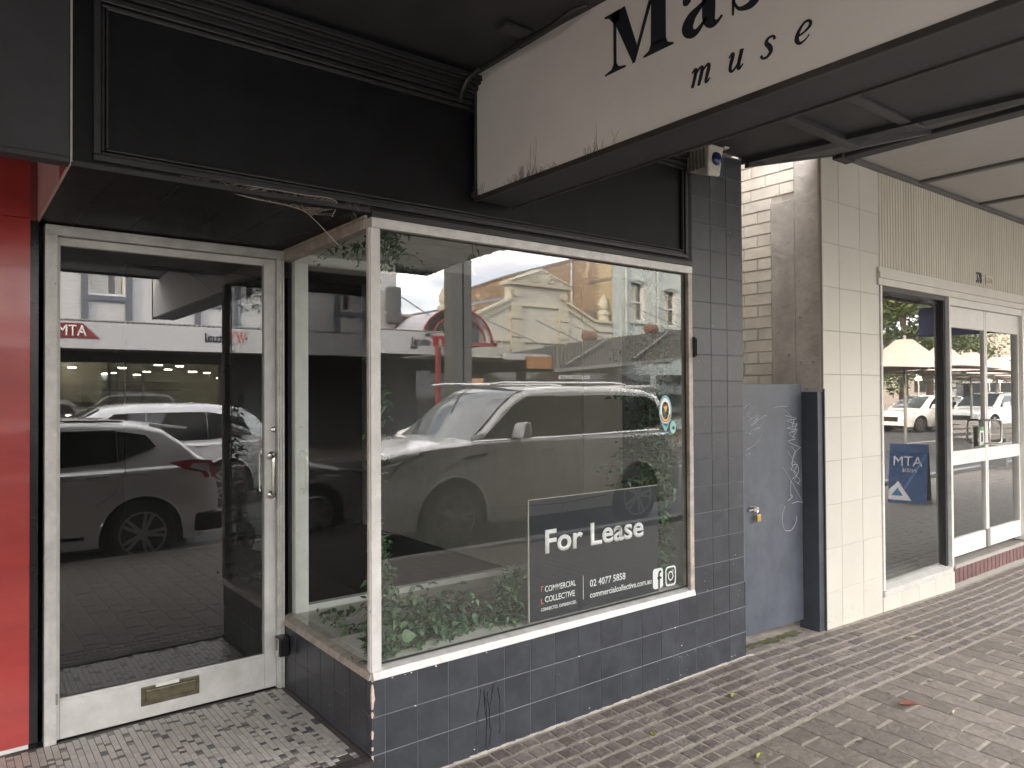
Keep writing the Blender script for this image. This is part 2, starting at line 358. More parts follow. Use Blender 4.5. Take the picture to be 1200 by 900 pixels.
LB = mat('dry_brown_leaf', (.20, .085, .06), .55, var=.4, scale=25); LY = mat('yellow_green_leaf', (.33, .36, .08), .5, var=.3, scale=25); LP = mat('pale_dry_leaf', (.42, .36, .25), .6, var=.3, scale=25)
fallen('fallen_leaf', 'large curled reddish brown leaf lying on the pavers at the lower right', 2.56, -.93, .105, .05, -.75, .022, LB)
fallen('fallen_leaf', 'yellow green leaf on the setts before the gate end of the tiled wall', 1.93, -.32, .055, .025, .2, .01, LY)
fallen('fallen_leaf', 'small yellow leaf standing on the setts nearest the tiled corner', 1.26, -.36, .04, .022, 1.1, .012, LY)
fallen('fallen_leaf', 'yellow green leaf on the edge between setts and large pavers', 1.49, -.77, .055, .022, .25, .01, LY)
fallen('fallen_leaf', 'small pale curled leaf beside the large brown leaf', 2.67, -1.1, .045, .022, .2, .01, LP)
for lb, x_, y_ in (('pale dry leaf on the setts before the cream tiled pier', 3.75, -.42), ('thin pale leaf on the setts below the left shop window', 4.35, -.42), ('dry leaf on the pavers below the cream shop window', 4.25, -.66),
                   ('long pale leaf on the setts before the double doors', 4.9, -.55), ('tiny tan leaf on the pavers before the double doors', 4.75, -.83)):
    fallen('fallen_leaf', lb, x_, y_, .05, .022, random.random()*3, .008, LP)
gum = MB()
for i in range(70):
    x, y, r0 = random.uniform(.6, 7), random.uniform(-.78, -3.2), random.uniform(.006, .016)
    gum.add([(x+math.cos(a*.9)*r0*random.uniform(.8, 1.1), y+math.sin(a*.9)*r0, gz(x, y)+.0049) for a in range(7)], [tuple(range(7))])
gum = gum.build('gum_spot', mat('old_chewing_gum', (.075, .07, .065), .8, var=.3), foot); gum['kind'] = 'stuff'
# ------------------------------------------------------------------ recess floor with mosaic
rf = MB(); rf.box(-1.6, -.02, -.05, -.004, .96, .134); rf = rf.build('recess_floor', MGR); rf['kind'] = 'structure'; WORLD[rf] = Vector((0, 0, 0))
def gm(x, y): return .134
allm = []; x = -1.55
while x < -.03:
    y = .945-random.random()*.02
    while y > .06:
        c = random.random(); l_ = .022 if c < .30 else random.choice((.022, .045, .045, .068)); y1 = y-l_
        if y1 < .045: break
        m_ = MOSD if c < .13 else MOSG if c < .24 else MOSW
        allm.append((x, y1+.0015, x+.0235, y, m_)); y = y1
    x += .0258
allm.sort(key=lambda c: (Vector(((c[0]+c[2])/2, (c[1]+c[3])/2, .134))-Vector((-1.37, -2.71, 1.6))).length if vis((c[0], c[1], .134), -4) else 99)
cache = {}
for i, c in enumerate(allm[:300]):
    ln = round(c[3]-c[1], 4); kx = (ln, c[4].name)
    if kx not in cache:
        b = MB(); slab(b, -.01175, -ln/2, .01175, ln/2, lambda x, y: 0, .003, 0, .0012); cache[kx] = b.mesh('mosaic_tile', c[4])
    inst('mosaic_tile', cache[kx], rf, ((c[0]+c[2])/2, (c[1]+c[3])/2, .134+random.uniform(-.0004, .0004)))
for m_, nm in ((MOSW, 'white_mosaic_field'), (MOSG, 'grey_mosaic_field'), (MOSD, 'dark_mosaic_field')):
    b = MB()
    for c in allm[300:]:
        if c[4] is m_: slab(b, c[0], c[1], c[2], c[3], gm, .003, 0, .0012)
    o = b.build(nm, m_, rf); o['kind'] = 'stuff'
b = MB()
b.box(-1.6, -.025, .09, -.006, .045, .1375)
for i in range(5): b.box(-1.6, -.02+i*.013, .1375, -.006, -.012+i*.013, .1415)
b.build('step_nosing', mat('dark_ribbed_nosing', (.06, .058, .055), .5, metal=.4), rf)
sheet('alley_ground', [(2.46, .0, -.002), (3.41, .0, -.029), (3.41, 6, -.03), (2.46, 6, .0)], CONC)
mo = MB()
for i in range(46):
    a = random.random()*6.28; r0 = random.uniform(.012, .05); cx = random.gauss(2.93, .16); cy = random.uniform(.05, .11)
    mo.add([(cx+math.cos(a+k)*r0*random.uniform(.6, 1), cy+math.sin(a+k)*r0*.5, -.006-.0316*(cx-2.46)+.013) for k in (0, 1, 2.1, 3.1, 4.2, 5.2)], [(0, 1, 2, 3, 4, 5)])
mo = mo.build('moss', MOSS); tag(mo, 'green moss on the concrete under the blue gate', 'moss', kind='stuff')

# ================================================================== MAIN SHOP (dark tiled)
shop = thing('tiled_shop', 'dark tiled empty shop with corner display window and recessed glass door', 'shop building', (0, 0, 0))
WZ0, WZ1, DX, DD = .487, 2.31, 1.98, .9735
# base wall and pier (grout body), tiles as sub-parts
g = MB(); g.box(.0004, .0004, -.3, 2.5, .14, WZ0-.036); g.box(.0004, .14, -.3, .10, DD, WZ0-.036)
base = g.build('base_wall', DGROUT, shop)
pier = MB().box(DX+.035, .0004, WZ0-.036, 2.4985, .55, 3.02).build('pier', DGROUT, shop)
tmesh = {}
def tile(parent, m, key, x0, z0, x1, z1, face, pos, gap=.003, pr=.0010, t=.006, nm='tile'):
    # face 'y': lies in plane Y=pos facing -Y ; 'x': plane X=pos facing -X (x0,x1 are then Y)
    wdt, hgt = round(x1-x0-gap, 4), round(z1-z0-gap, 4)
    if wdt < .006 or hgt < .006: return
    kk = (key, wdt, hgt, face)
    if kk not in tmesh:
        b = MB(); e = .0016; a, h = wdt/2, hgt/2
        if face == 'y': vs = [(-a, t, -h), (a, t, -h), (a, t, h), (-a, t, h), (-a, 0, -h), (a, 0, -h), (a, 0, h), (-a, 0, h), (-a+e, -e*.6, -h+e), (a-e, -e*.6, -h+e), (a-e, -e*.6, h-e), (-a+e, -e*.6, h-e)]
        else: vs = [(t, -a, -h), (t, a, -h), (t, a, h), (t, -a, h), (0, -a, -h), (0, a, -h), (0, a, h), (0, -a, h), (-e*.6, -a+e, -h+e), (-e*.6, a-e, -h+e), (-e*.6, a-e, h-e), (-e*.6, -a+e, h-e)]
        b.add(vs, [(i, (i+1) % 4, (i+1) % 4+4, i+4) for i in range(4)]+[(i+4, (i+1) % 4+4, (i+1) % 4+8, i+8) for i in range(4)]+[(8, 9, 10, 11)])
        tmesh[kk] = b.mesh(nm, m)
    cx, cz = (x0+x1)/2, (z0+z1)/2; q = pos-pr+random.uniform(-.0006, .0006)
    inst(nm, tmesh[kk], parent, (cx, q, cz) if face == 'y' else (q, cx, cz))
rows = [-.156, -.004, .148, .300, .451]
cols = [0, .058]+[.058+.152*i for i in range(1, 17)]+[2.5]
for r in range(4):
    for c in range(len(cols)-1): tile(base, DTILE, 'd', cols[c], rows[r], cols[c+1], rows[r+1], 'y', 0)
ycols = [0, .05]+[.05+.152*i for i in range(1, 7)]+[DD]
for r in range(4):
    for c in range(len(ycols)-1): tile(base, DTILE, 'd', ycols[c], rows[r], ycols[c+1], rows[r+1], 'x', 0)
pc = [DX+.037, 2.186, 2.338, 2.49]
zr = [.451+.152*i for i in range(17)]+[3.01]
for i in range(len(zr)-1):
    for c in range(3): tile(pier, DTILE, 'd', pc[c], zr[i], pc[c+1], zr[i+1], 'y', 0)
for i, z in enumerate([-.004+.152*i for i in range(20)]):
    for c in range(4): tile(pier if z > .45 else base, DTILE, 'd', .0+c*.14, z, .14+c*.14, z+.152, 'x', 2.5) if False else None
# chipped paint at the corner and along the top of the base
CHIP = mat('exposed_pinkish_render', (.58, .47, .40), .9, var=.2, scale=40, bump=.5)
CHW = mat('exposed_white_tile_body', (.62, .60, .56), .8, var=.1)
def flake(b, c, r, plane, n=7, el=1.0):
    vs = []
    for i in range(n):
        a = 2*math.pi*i/n; q = r*random.uniform(.45, 1.1); u, v = math.cos(a)*q, math.sin(a)*q*el
        vs.append((c[0]+u, c[1], c[2]+v) if plane == 'y' else (c[0], c[1]+u, c[2]+v))
    b.add(vs, [tuple(range(n))])
b = MB()
def edgechip(b, z0, z1, wmax):
    n = 9; vs = []
    for i in range(n):
        z = z0+(z1-z0)*i/(n-1); w_ = wmax*math.sin(math.pi*(i+.4)/(n-.2))*random.uniform(.55, 1.1)
        vs += [(-.0042, w_*random.uniform(.8, 1.2), z), (-.0042, -.0042, z), (w_*random.uniform(.6, 1.0), -.0042, z)]
    b.add(vs, [(i*3+j, i*3+j+1, i*3+j+4, i*3+j+3) for i in range(n-1) for j in range(2)])
for z0, z1, w_ in ((.335, .435, .014), (.30, .325, .006), (.215, .25, .006), (.17, .185, .004), (.115, .15, .008), (.06, .09, .005), (.02, .045, .01), (.445, .452, .004)): edgechip(b, z0, z1, w_)
b.build('chipped_corner', CHIP, base)
b = MB()
for i in range(26):
    x = random.choice((.12, .15, .17, .3, .31, .55, .62)) + random.gauss(0, .02) if i < 14 else random.uniform(.05, 2.45)
    z = .452+random.uniform(-.012, .003) if i < 14 else random.choice((.46-random.random()*.44, .3, .03))
    flake(b, (max(.01, x), -.0046, z), random.uniform(.002, .008), 'y', el=.6)
for i in range(24): flake(b, (random.gauss(1.95, .14), -.0046, .135+random.gauss(0, .012)), random.uniform(.0012, .004), 'y', el=.5)
for i in range(16): flake(b, (random.uniform(2.05, 2.45), -.0046, random.uniform(.2, 2.6)), random.uniform(.001, .003), 'y', el=1.4)
for i in range(7): flake(b, (-.0046, random.uniform(.1, .9), random.uniform(.17, .42)), random.uniform(.002, .005), 'x', el=.6)
b.build('paint_chips', CHW, base)
b = MB()
for i in range(60):     # ragged pale mortar bead where the wall meets the setts
    x = i*.0425
    b.add([(x, -.004, -.012), (x+.05, -.004, -.012), (x+.05, -.012-random.random()*.012, gz(x, 0)-.004), (x, -.012-random.random()*.012, gz(x, 0)-.004), (x, -.0035, .002+random.random()*.006), (x+.05, -.0035, .002+random.random()*.006)], [(4, 5, 2, 3)])
b.build('mortar_bead', mat('pale_mortar_bead', (.40, .37, .33), .9, var=.2), base)
b = MB()
for x0 in (.53, .545, .552, .57, .60, .625):
    p = [(x0, -.0022, .25+random.uniform(.0, .045))]
    z = p[0][2]; x = x0
    zend = random.uniform(.0, .12)
    while z > zend: z -= .03; x += random.uniform(-.007, .009); p.append((x, -.0022, max(0.0, z)))
    b.tube(p, [.0006+random.random()*.0018 for _ in p], 5)
b.build('tar_drips', mat('black_tar_drip', (.006, .006, .008), .25), base)
# window frame
b = MB(); b.box(.0, -.008, WZ1-.034, DX+.035, .045, WZ1+.008); b.build('window_head', ALU, shop, bevel=.003)
b = MB(); b.hexa([(0, -.014, WZ0-.036), (DX+.035, -.014, WZ0-.036), (DX+.035, .05, WZ0-.036), (0, .05, WZ0-.036)], [(0, -.006, WZ0-.006), (DX+.035, -.006, WZ0-.006), (DX+.035, .05, WZ0+.012), (0, .05, WZ0+.012)])
b.build('window_sill', ALU, shop, bevel=.002)
bx('sill_grime', ALUD, shop, 0, -.010, WZ0-.0375, DX+.035, .04, WZ0-.0345)
b = MB(); b.box(DX, -.006, WZ0-.03, DX+.035, .05, WZ1-.0345); b.build('window_jamb', ALUD, shop, bevel=.003)
b = MB(); b.box(-.006, -.0085, WZ0-.004, .038, .0, WZ1-.035); b.box(-.0065, .0, WZ0-.004, .0, .03, WZ1-.035); b.box(-.012, -.004, WZ0-.004, -.0065, .012, WZ1-.035); b.build('corner_mullion', ALUW, shop, bevel=.002)
b = MB(); b.box(-.008, .0455, WZ1-.034, .04, DD, WZ1+.008); b.box(-.014, .03, WZ1+.0085, .03, DD, WZ1+.02); b.build('return_head', ALUD, shop, bevel=.003)
b = MB(); b.hexa([(-.016, .0, WZ0-.037), (.05, .0, WZ0-.037), (.05, DD, WZ0-.037), (-.016, DD, WZ0-.037)], [(-.008, .0, WZ0-.010), (.05, .0, WZ0+.009), (.05, DD, WZ0+.009), (-.008, DD, WZ0-.010)]); b.build('return_sill', ALUD, shop, bevel=.002)
def pane(name, m, parent, pts, lab=None):
    o = MB().add(pts, [(0, 1, 2, 3)]).mesh(name, m, fix=False); ob = bpy.data.objects.new(name, o); COL.objects.link(ob); put(ob, parent); return ob
pane('window_pane', GLW, shop, [(.036, .022, WZ0), (DX+.002, .022, WZ0), (DX+.002, .022, WZ1-.03), (.036, .022, WZ1-.03)])
pane('return_pane', GLW, shop, [(.016, .03, WZ0), (.016, DD-.02, WZ0), (.016, DD-.02, WZ1-.03), (.016, .03, WZ1-.03)])
b = MB(); b.box(.034, .016, WZ0+.0125, DX+.002, .0195, WZ0+.02); b.box(DX-.008, .016, WZ0+.012, DX, .0195, WZ1-.035); b.box(.036, .016, WZ1-.041, DX, .0195, WZ1-.0345)
b.box(.036, .012, WZ0+.012, .043, .0195, WZ1-.036); b.build('glazing_rubber', mat('black_rubber', (.01, .01, .01), .6), shop)
# door assembly
dp = DD
fr = MB(); fr.box(-1.031, dp-.03, .134, -.986, dp+.05, 2.283); fr.box(-.040, dp-.03, .134, -.004, dp+.05, 2.283); fr.box(-1.031, dp-.032, 2.2835, -.004, dp+.05, 2.326); fr.box(-.03, dp-.036, .134, -.022, dp-.0305, 2.28); fr.box(-.016, dp-.036, .134, -.008, dp-.0305, 2.28); fr.box(-1.031, dp-.036, 2.312, -.0, dp-.0325, 2.322)
fr.build('door_frame', ALU, shop, bevel=.0025)
door = MB(); door.box(-.985, dp-.005, .1405, -.973, dp+.035, 2.28); door.box(-.098, dp-.005, .1405, -.0415, dp+.035, 2.28); door.box(-.9725, dp-.004, 2.246, -.0985, dp+.034, 2.28); door.box(-.9725, dp-.004, .1405, -.0985, dp+.034, .300)
door.box(-.9725, dp-.0035, .3005, -.0985, dp+.01, .312)
door = door.build('door', ALUW, shop, bevel=.002)
pane('door_pane', GLD, door, [(-.975, dp+.012, .295), (-.096, dp+.012, .295), (-.096, dp+.012, 2.25), (-.975, dp+.012, 2.25)])
b = MB(); hp = [(-.066, dp-.006, 1.296), (-.068, dp-.04, 1.296), (-.070, dp-.052, 1.28), (-.070, dp-.055, 1.19), (-.070, dp-.052, 1.115), (-.068, dp-.04, 1.10), (-.066, dp-.006, 1.10)]
b.tube(catmull(hp, 5), .0085, 10); b.lathe([(.02, -.006), (.02, -.012), (.012, -.018)], (-.064, dp, 1.296), 'y', 16); b.lathe([(.02, -.006), (.02, -.012), (.012, -.018)], (-.064, dp, 1.10), 'y', 16)
b.build('handle', CHROME, door, smooth=50)
b = MB(); b.tube(catmull([(q[0]-.02, 2*dp+.03-q[1], q[2]) for q in hp], 5), .009, 10); b.build('handle', CHROME, door, smooth=50)
b = MB(); b.lathe([(.014, -.005), (.014, -.011), (.010, -.014)], (-.052, dp, 1.425), 'y', 16); b.box(-.0535, dp-.016, 1.418, -.0505, dp-.014, 1.432); b.build('lock_cylinder', CHROME, door, smooth=50)
ms = MB(); ms.box(-.658, dp-.010, .197, -.408, dp-.0035, .283); ms = ms.build('mail_slot', BRASS, door, bevel=.003)
MB().box(-.640, dp-.018, .217, -.428, dp-.0105, .268).build('flap', BRASS, ms, bevel=.004)
lbl = MB().box(-.598, dp-.0125, .2725, -.498, dp-.0102, .2885).build('label', PAPER, ms)
b = MB()
b.box(-.99, dp-.033, .30, -.982, dp-.0305, .345); b.build('tape_scrap', mat('grey_tape', (.25, .23, .2), .7), door)
sw = MB(); sw.box(-.062, dp-.115, .315, -.012, dp-.04, .405); sw.build('door_stop_box', mat('black_plastic', (.01, .01, .012), .35), shop, bevel=.006)
sw = MB(); sw.box(-.020-.05, dp-.112, .318, -.064, dp-.062, .402); sw.build('door_stop_plate', CHROME, shop, bevel=.003)
# threshold + soffit + fascia
bx('soffit', BLK, shop, -1.05, .0, 2.332, -.0, DD+.05, 2.345)
b = MB()
for i in range(5): b.box(-.93+i*.21, .02, 2.3305, -.9285+i*.21, DD, 2.3319)
b.build('soffit_joints', BLKM, shop)
fa = bx('fascia', BLK, shop, -1.05, .0, 2.3455, DX+.035, .10, 3.03)
b = MB(); b.box(0, -.010, WZ1+.0085, DX+.035, .0995, 2.345); b.box(-1.05, -.004, 2.3325, 0, .0, 2.352); b.build('frieze', BLKM, fa, bevel=.003)
def moulding(x0, z0, x1, z1, wd, y0, y1, nm='moulding'):
    b = MB(); b.box(x0, y0, z0, x1, y1, z0+wd); b.box(x0, y0, z1-wd, x1, y1, z1); b.box(x0, y0, z0+wd, x0+wd, y1, z1-wd); b.box(x1-wd, y0, z0+wd, x1, y1, z1-wd)
    return b.build(nm, BLKM, fa, bevel=.004)
moulding(-.99, 2.358, 1.965, 2.9, .022, -.022, -.0005); moulding(-.967, 2.381, 1.942, 2.877, .012, -.012, -.0007); moulding(-.954, 2.394, 1.929, 2.864, .009, -.020, -.0009)
b = MB()
for i, (y, z0, z1) in enumerate(((-.03, 2.905, 2.925), (-.045, 2.925, 2.935), (-.055, 2.936, 2.957), (-.075, 2.958, 2.968), (-.085, 2.969, 2.992))): b.box(-1.05, y, z0, DX+.04, -.0005, z1)
b.build('cornice', BLKM, fa, bevel=.002)
b = MB(); b.box(-1.053, -.006, 2.345, -1.047, .004, 3.03); b.hexa([(-1.053, -.006, 2.333), (-1.0505, -.006, 2.333), (-1.0505, DD, 2.333), (-1.053, DD, 2.333)], [(-1.053, -.006, 2.345), (-1.0505, -.006, 2.345), (-1.0505, DD, 2.345), (-1.053, DD, 2.345)])
b.build('edge_trim', mat('bare_edge_trim', (.55, .52, .46), .6), fa)
# unseen upper mass added to block light, then the interior
bx('unseen_upper_block', mat('upper_block_brick', (.24, .17, .13), .85), shop, -1.05, .05, 3.06, 2.5, 12, 7.5)
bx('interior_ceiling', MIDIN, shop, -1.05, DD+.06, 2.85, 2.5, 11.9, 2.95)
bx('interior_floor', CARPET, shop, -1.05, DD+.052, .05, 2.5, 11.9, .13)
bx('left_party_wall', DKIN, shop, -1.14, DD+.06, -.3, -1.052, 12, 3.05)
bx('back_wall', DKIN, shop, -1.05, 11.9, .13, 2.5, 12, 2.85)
b = MB(); b.box(2.44, .56, .0, 2.5, 12, 3.05); b.build('right_party_wall', BRICKP, shop)
ip = MB(); ip.box(2.415, .56, .13, 2.435, 1.33, 2.85); ip.build('wall_panel', mat('light_tan_panel', (.84, .83, .76), .75, var=.04), shop)
ip = MB(); ip.box(2.415, 1.345, .13, 2.435, 5.0, 2.85); ip.build('wall_panel', TANW, shop)
bx('dark_depth_screen', CARPET, shop, .0, 5.05, .13, 2.44, 5.1, 2.85)  # near-black sheet standing in for the shade deep in the shop
# display window box: boarded ledge, white ceiling, inner glazed partition
lg = bx('display_ledge', mat('ledge_joint', (.3, .29, .26), .8), shop, .05, .045, .30, DX+.02, .93, WZ0-.002)
for i in range(7):
    y0 = .052+i*.1245; inst('board', MB().box(-.965, .0, 0, .965, .121, .012).mesh('board', LEDGE), lg, (1.02, y0, WZ0-.0025))
bx('display_ceiling', mat('white_display_ceiling', (.75, .77, .74), .7), shop, .045, .05, 2.316, DX+.03, .97, 2.33)
pf = MB(); pf.box(.045, .93, .487, 2.40, .975, .525); pf.box(.045, .93, .5255, .115, .975, 2.27); pf.box(.045, .93, 2.2705, .62, .975, 2.315)
pf = pf.build('inner_partition', mat('white_partition_frame', (.80, .83, .80), .5, chips=((.1, .1, .09), 40, .74)), shop)
br = MB(); br.box(2.012, -.024, 1.80, 2.036, -.004, 1.915); br.box(2.016, -.034, 1.82, 2.022, -.0245, 1.905); br.box(2.016, -.034, 1.81, 2.034, -.0245, 1.822); br.build('wall_bracket', mat('black_plastic', (.01, .01, .012), .35), shop, bevel=.002)
# cobwebs under the fascia
wb = MB(); random.seed(5)
A = [Vector((-.55, -.02, 2.36)), Vector((-.35, .0, 2.335)), Vector((-.2, .02, 2.31)), Vector((-.1, .06, 2.30)), Vector((-.03, .1, 2.22))]
C1 = catmull([(-.72, .0, 2.358), (-.5, .03, 2.33), (-.3, .06, 2.325), (-.2, .1, 2.30), (-.02, .12, 2.15)], 8); C2 = catmull([(-.72, -.01, 2.36), (-.5, -.018, 2.359), (-.3, -.018, 2.358), (-.16, -.015, 2.357), (-.14, .06, 2.31)], 8)
for Cc in (C1, C2): wb.tube(Cc, .0018, 4)
for i in range(260):
    a, c = random.choice(C1[:-9]), random.choice(C2)
    if abs(a.x-c.x) < .12: wb.tube([a, (a+c)/2+Vector((0, 0, -.006*random.random())), c], .0006, 3, cap=False)
for i in range(16):
    a = Vector((random.uniform(-.12, .0), -.02, 2.356)); c = Vector((-.01, random.uniform(.0, .25), 2.315)); wb.tube([a, (a+c)/2-Vector((0, 0, .01)), c], .0004, 3, cap=False)
wb.build('cobweb', WEB); tag(bpy.data.objects['cobweb'], 'dusty cobweb strung under the black fascia near the window corner', 'cobweb')
random.seed(21)
# ------------------------------------------------------------------ neighbour on the left: red shopfront
rs = thing('red_shopfront', 'glossy red panelled shopfront at the left edge of the picture', 'shop building', (-1.2, DD, .13))
bx('red_panel', RED, rs, -3.6, DD-.01, .155, -1.082, DD+.06, 2.343)
bx('red_panel', RED, rs, -3.6, DD-.01, 2.3455, -1.082, DD+.06, 2.62)
bx('red_panel', RED, rs, -3.6, DD-.0105, 2.6235, -1.082, DD+.06, 3.05) if False else None
bx('black_strip', mat('gloss_black_strip', (.012, .012, .016), .2), rs, -1.0815, DD-.012, .155, -1.0525, DD+.06, 2.335)
bx('red_cover_strip', REDP, rs, -1.0815, DD-.011, 2.337, -1.0545, DD+.06, 2.62)
bx('base_strip', WHITE, rs, -3.6, DD-.012, .138, -1.085, DD+.06, .154)
bx('side_panel', PINKW, rs, -1.0565, .03, 2.34, -1.0535, DD-.012, 2.62)
bx('side_stripe', REDP, rs, -1.0585, .04, 2.34, -1.057, .22, 2.62)
b = MB(); b.box(-6, -.02, 2.352, -1.056, .03, 3.02); b.box(-6, -.03, 2.335, -1.056, .035, 2.3515); b.build('dark_fascia', SOFF, rs, bevel=.002)
bx('dark_ceiling', BLK, rs, -6, .031, 2.62, -1.056, 2.0, 2.66)
bx('unseen_upper_block', mat('upper_block_left', (.22, .2, .18), .85), rs, -22, .1, 3.06, -1.15, 12, 7.8)  # unseen mass above the red shopfront, added to block light
bx('side_wall', mat('grey_shopfront_wall', (.2, .2, .19), .7), rs, -22, .05, -.3, -6, .3, 3.05)
# ------------------------------------------------------------------ awning over the near footpath
aw = thing('dark_awning', 'charcoal footpath awning over the tiled shop with battens and conduit', 'awning', (0, -2, 3))
b = MB()
b.hexa([(-14, -4.0, 2.88), (2.72, -4.0, 2.88), (2.72, -.0, 3.03), (-14, -.0, 3.03)], [(-14, -4.0, 3.0), (2.72, -4.0, 3.0), (2.72, 0, 3.10), (-14, 0, 3.10)]); b.build('ceiling', SOFF, aw)
b = MB(); b.hexa([(2.722, -4.0, 2.882), (3.60, -4.0, 3.26), (3.60, .02, 3.26), (2.50, .02, 2.995)], [(2.722, -4.0, 2.96), (3.60, -4.0, 3.34), (3.60, .02, 3.36), (2.50, .02, 3.09)]); b.build('sloping_ceiling', SOFF, aw)
b = MB()
for y in (-.95, -1.9, -2.85): b.hexa([(-14, y-.03, 3.012+y*.0375), (2.70, y-.03, 3.012+y*.0375), (2.70, y+.03, 3.014+y*.0375), (-14, y+.03, 3.014+y*.0375)], [(-14, y-.03, 3.05+y*.03), (2.70, y-.03, 3.05+y*.03), (2.7, y+.03, 3.05+y*.03), (-14, y+.03, 3.05+y*.03)])
b.build('battens', mat('charcoal_batten', (.035, .036, .038), .5), aw, bevel=.004)
b = MB()
b.hexa([(2.53, -.03, 2.975), (3.60, -.03, 3.255), (3.60, -.0005, 3.255), (2.53, -.0005, 2.975)], [(2.53, -.03, 3.02), (3.60, -.03, 3.31), (3.60, -.0005, 3.31), (2.53, -.0005, 3.02)])
b.build('edge_beam', mat('charcoal_batten', (.035, .036, .038), .5), aw, bevel=.004); b = MB()
b.hexa([(2.70, -.64, 2.965), (3.60, -.64, 3.235), (3.60, -.58, 3.235), (2.70, -.58, 2.965)], [(2.70, -.64, 3.05), (3.60, -.64, 3.3), (3.60, -.58, 3.3), (2.70, -.58, 3.05)])
b.hexa([(1.4, -.64, 2.99), (2.6995, -.64, 2.965), (2.6995, -.58, 2.965), (1.4, -.58, 2.99)], [(1.4, -.64, 3.03), (2.6995, -.64, 3.03), (2.6995, -.58, 3.03), (1.4, -.58, 3.03)]); b.build('cross_batten', mat('charcoal_batten', (.035, .036, .038), .5), aw, bevel=.004)
b = MB(); b.box(-14, -4.04, 2.86, 2.72, -4.001, 3.03); b.hexa([(2.722, -4.04, 2.86), (3.60, -4.04, 3.24), (3.60, -4.001, 3.24), (2.722, -4.001, 2.86)], [(2.722, -4.04, 3.03), (3.60, -4.04, 3.42), (3.60, -4.001, 3.42), (2.722, -4.001, 3.03)]); b.build('front_fascia', mat('grey_awning_edge', (.16, .165, .165), .5), aw)
b = MB(); b.tube(catmull([(.40, -.05, 2.86), (.41, -.06, 2.92), (.425, -.1, 2.965), (.44, -.2, 2.985), (.43, -.45, 2.98), (.43, -.62, 2.975), (.44, -.72, 2.99), (.47, -.78, 3.0)], 6), .011, 8)
b.tube([(.425, -.15, 2.972), (.43, -.17, 2.978)], .015, 8); b.tube([(.43, -.40, 2.981), (.43, -.43, 2.981)], .015, 8); b.build('conduit', mat('black_conduit', (.022, .022, .023), .4), aw, smooth=50)
b = MB(); b.box(.30, -.52, 2.985, .44, -.46, 3.0); b.build('conduit_rail', mat('charcoal_batten', (.035, .036, .038), .5), aw, bevel=.002)
# awning of the cream shop
LC = mat('pale_grey_ceiling_sheet', (.40, .39, .37), .6, var=.06)
aw2 = thing('pale_awning', 'pale grey panelled footpath awning over the cream shop', 'awning', (8, -2, 3.3))
xs = [3.69]+[4.84+1.17*i for i in range(12)]
for i in range(len(xs)-1):
    o = MB().box(xs[i]+.03, -3.5, 3.285, xs[i+1]-.03, .02, 3.31).build('ceiling_panel', LC, aw2)
b = MB()
for x in xs[1:-1]: b.box(x-.03, -3.5, 3.262, x+.03, .02, 3.33)
b.build('battens', mat('grey_batten', (.10, .10, .10), .5), aw2, bevel=.005)
bx('edge_beam', SOFF, aw2, 3.602, -4.0, 3.232, 3.72, -.0005, 3.42, bevel=.006)
bx('beam_end_plate', SOFF, aw2, 3.56, -.07, 3.222, 3.735, -.001, 3.262)
bx('wall_batten', mat('grey_batten', (.10, .10, .10), .5), aw2, 3.722, -.04, 3.25, 17.6, -.0, 3.284, bevel=.004)
bx('front_fascia', mat('grey_awning_edge', (.16, .165, .165), .5), aw2, 3.722, -3.56, 3.24, 17.7, -3.501, 3.55)
bx('roof_sheet', mat('grey_batten', (.10, .10, .10), .5), aw2, 3.722, -3.5, 3.34, 17.7, .02, 3.37)
# ================================================================== hanging sign
sg = thing('hanging_sign', 'large off white hanging sign box with black serif lettering under the dark awning', 'sign', (.6, -2, 2.75))
SY0, SY1, SX, SXB, SZ0, SZ1 = -.03, -4.35, .5, .70, 2.455, 3.02
bx('sign_box', SOFF, sg, SX+.004, SY1, SZ0, SXB, SY0, SZ1, bevel=.004)
b = MB(); b.box(SX-.012, SY1, SZ0-.006, SX+.003, SY0, SZ0+.016); b.box(SX-.012, SY1, SZ1-.012, SX+.003, SY0, SZ1+.008); b.box(SX-.012, SY0-.014, SZ0+.0165, SX+.003, SY0, SZ1-.0125); b.box(SX-.012, SY1, SZ0+.0165, SX+.003, SY1+.014, SZ1-.0125)
b.box(SXB+.0005, SY1, SZ0-.006, SXB+.014, SY0, SZ0+.016)
b.build('sign_frame', mat('dark_sign_frame', (.035, .033, .03), .5, var=.4), sg, bevel=.002)
bx('sign_face', SIGNF, sg, SX-.003, SY1+.0145, SZ0+.0165, SX+.0035, SY0-.0145, SZ1-.0125)
b = MB()     # grime creeping up from the bottom rail
for (y, h, n) in ((-.06, .07, 16), (-.36, .08, 24), (-.40, .04, 12), (-.78, .06, 14), (-.43, .17, 3), (-.82, .10, 3), (-.30, .04, 14), (-.5, .03, 14)):
    for i in range(n):
        yy = y+random.gauss(0, .035); p = [(SX-.0036, yy, SZ0+.017)]; z = SZ0+.017
        for k in range(4): z += h*random.uniform(.05, .3); yy += random.uniform(-.012, .012); p.append((SX-.0036, yy, z))
        b.tube(p, [.0011, .0009, .0008, .0006, .0003], 4)
b.build('grime', mat('grey_grime', (.22, .205, .18), .9), sg)['kind'] = 'stuff'
def glyph(name, polys, parent, X=SX-.0035, d=.002, m=INK):
    b = MB()
    for P in polys: b.prism([(p[0], p[1]) for p in P], (X, 0, 0), (0, -1, 0), (0, 0, 1), (-1, 0, 0), d)
    return b.build(name, m, parent)
def at(polys, u0, v0, s=1, sh=0): return [[(u0+s*(p[0]+sh*p[1]), v0+s*p[1]) for p in P] for P in polys]
H = .222
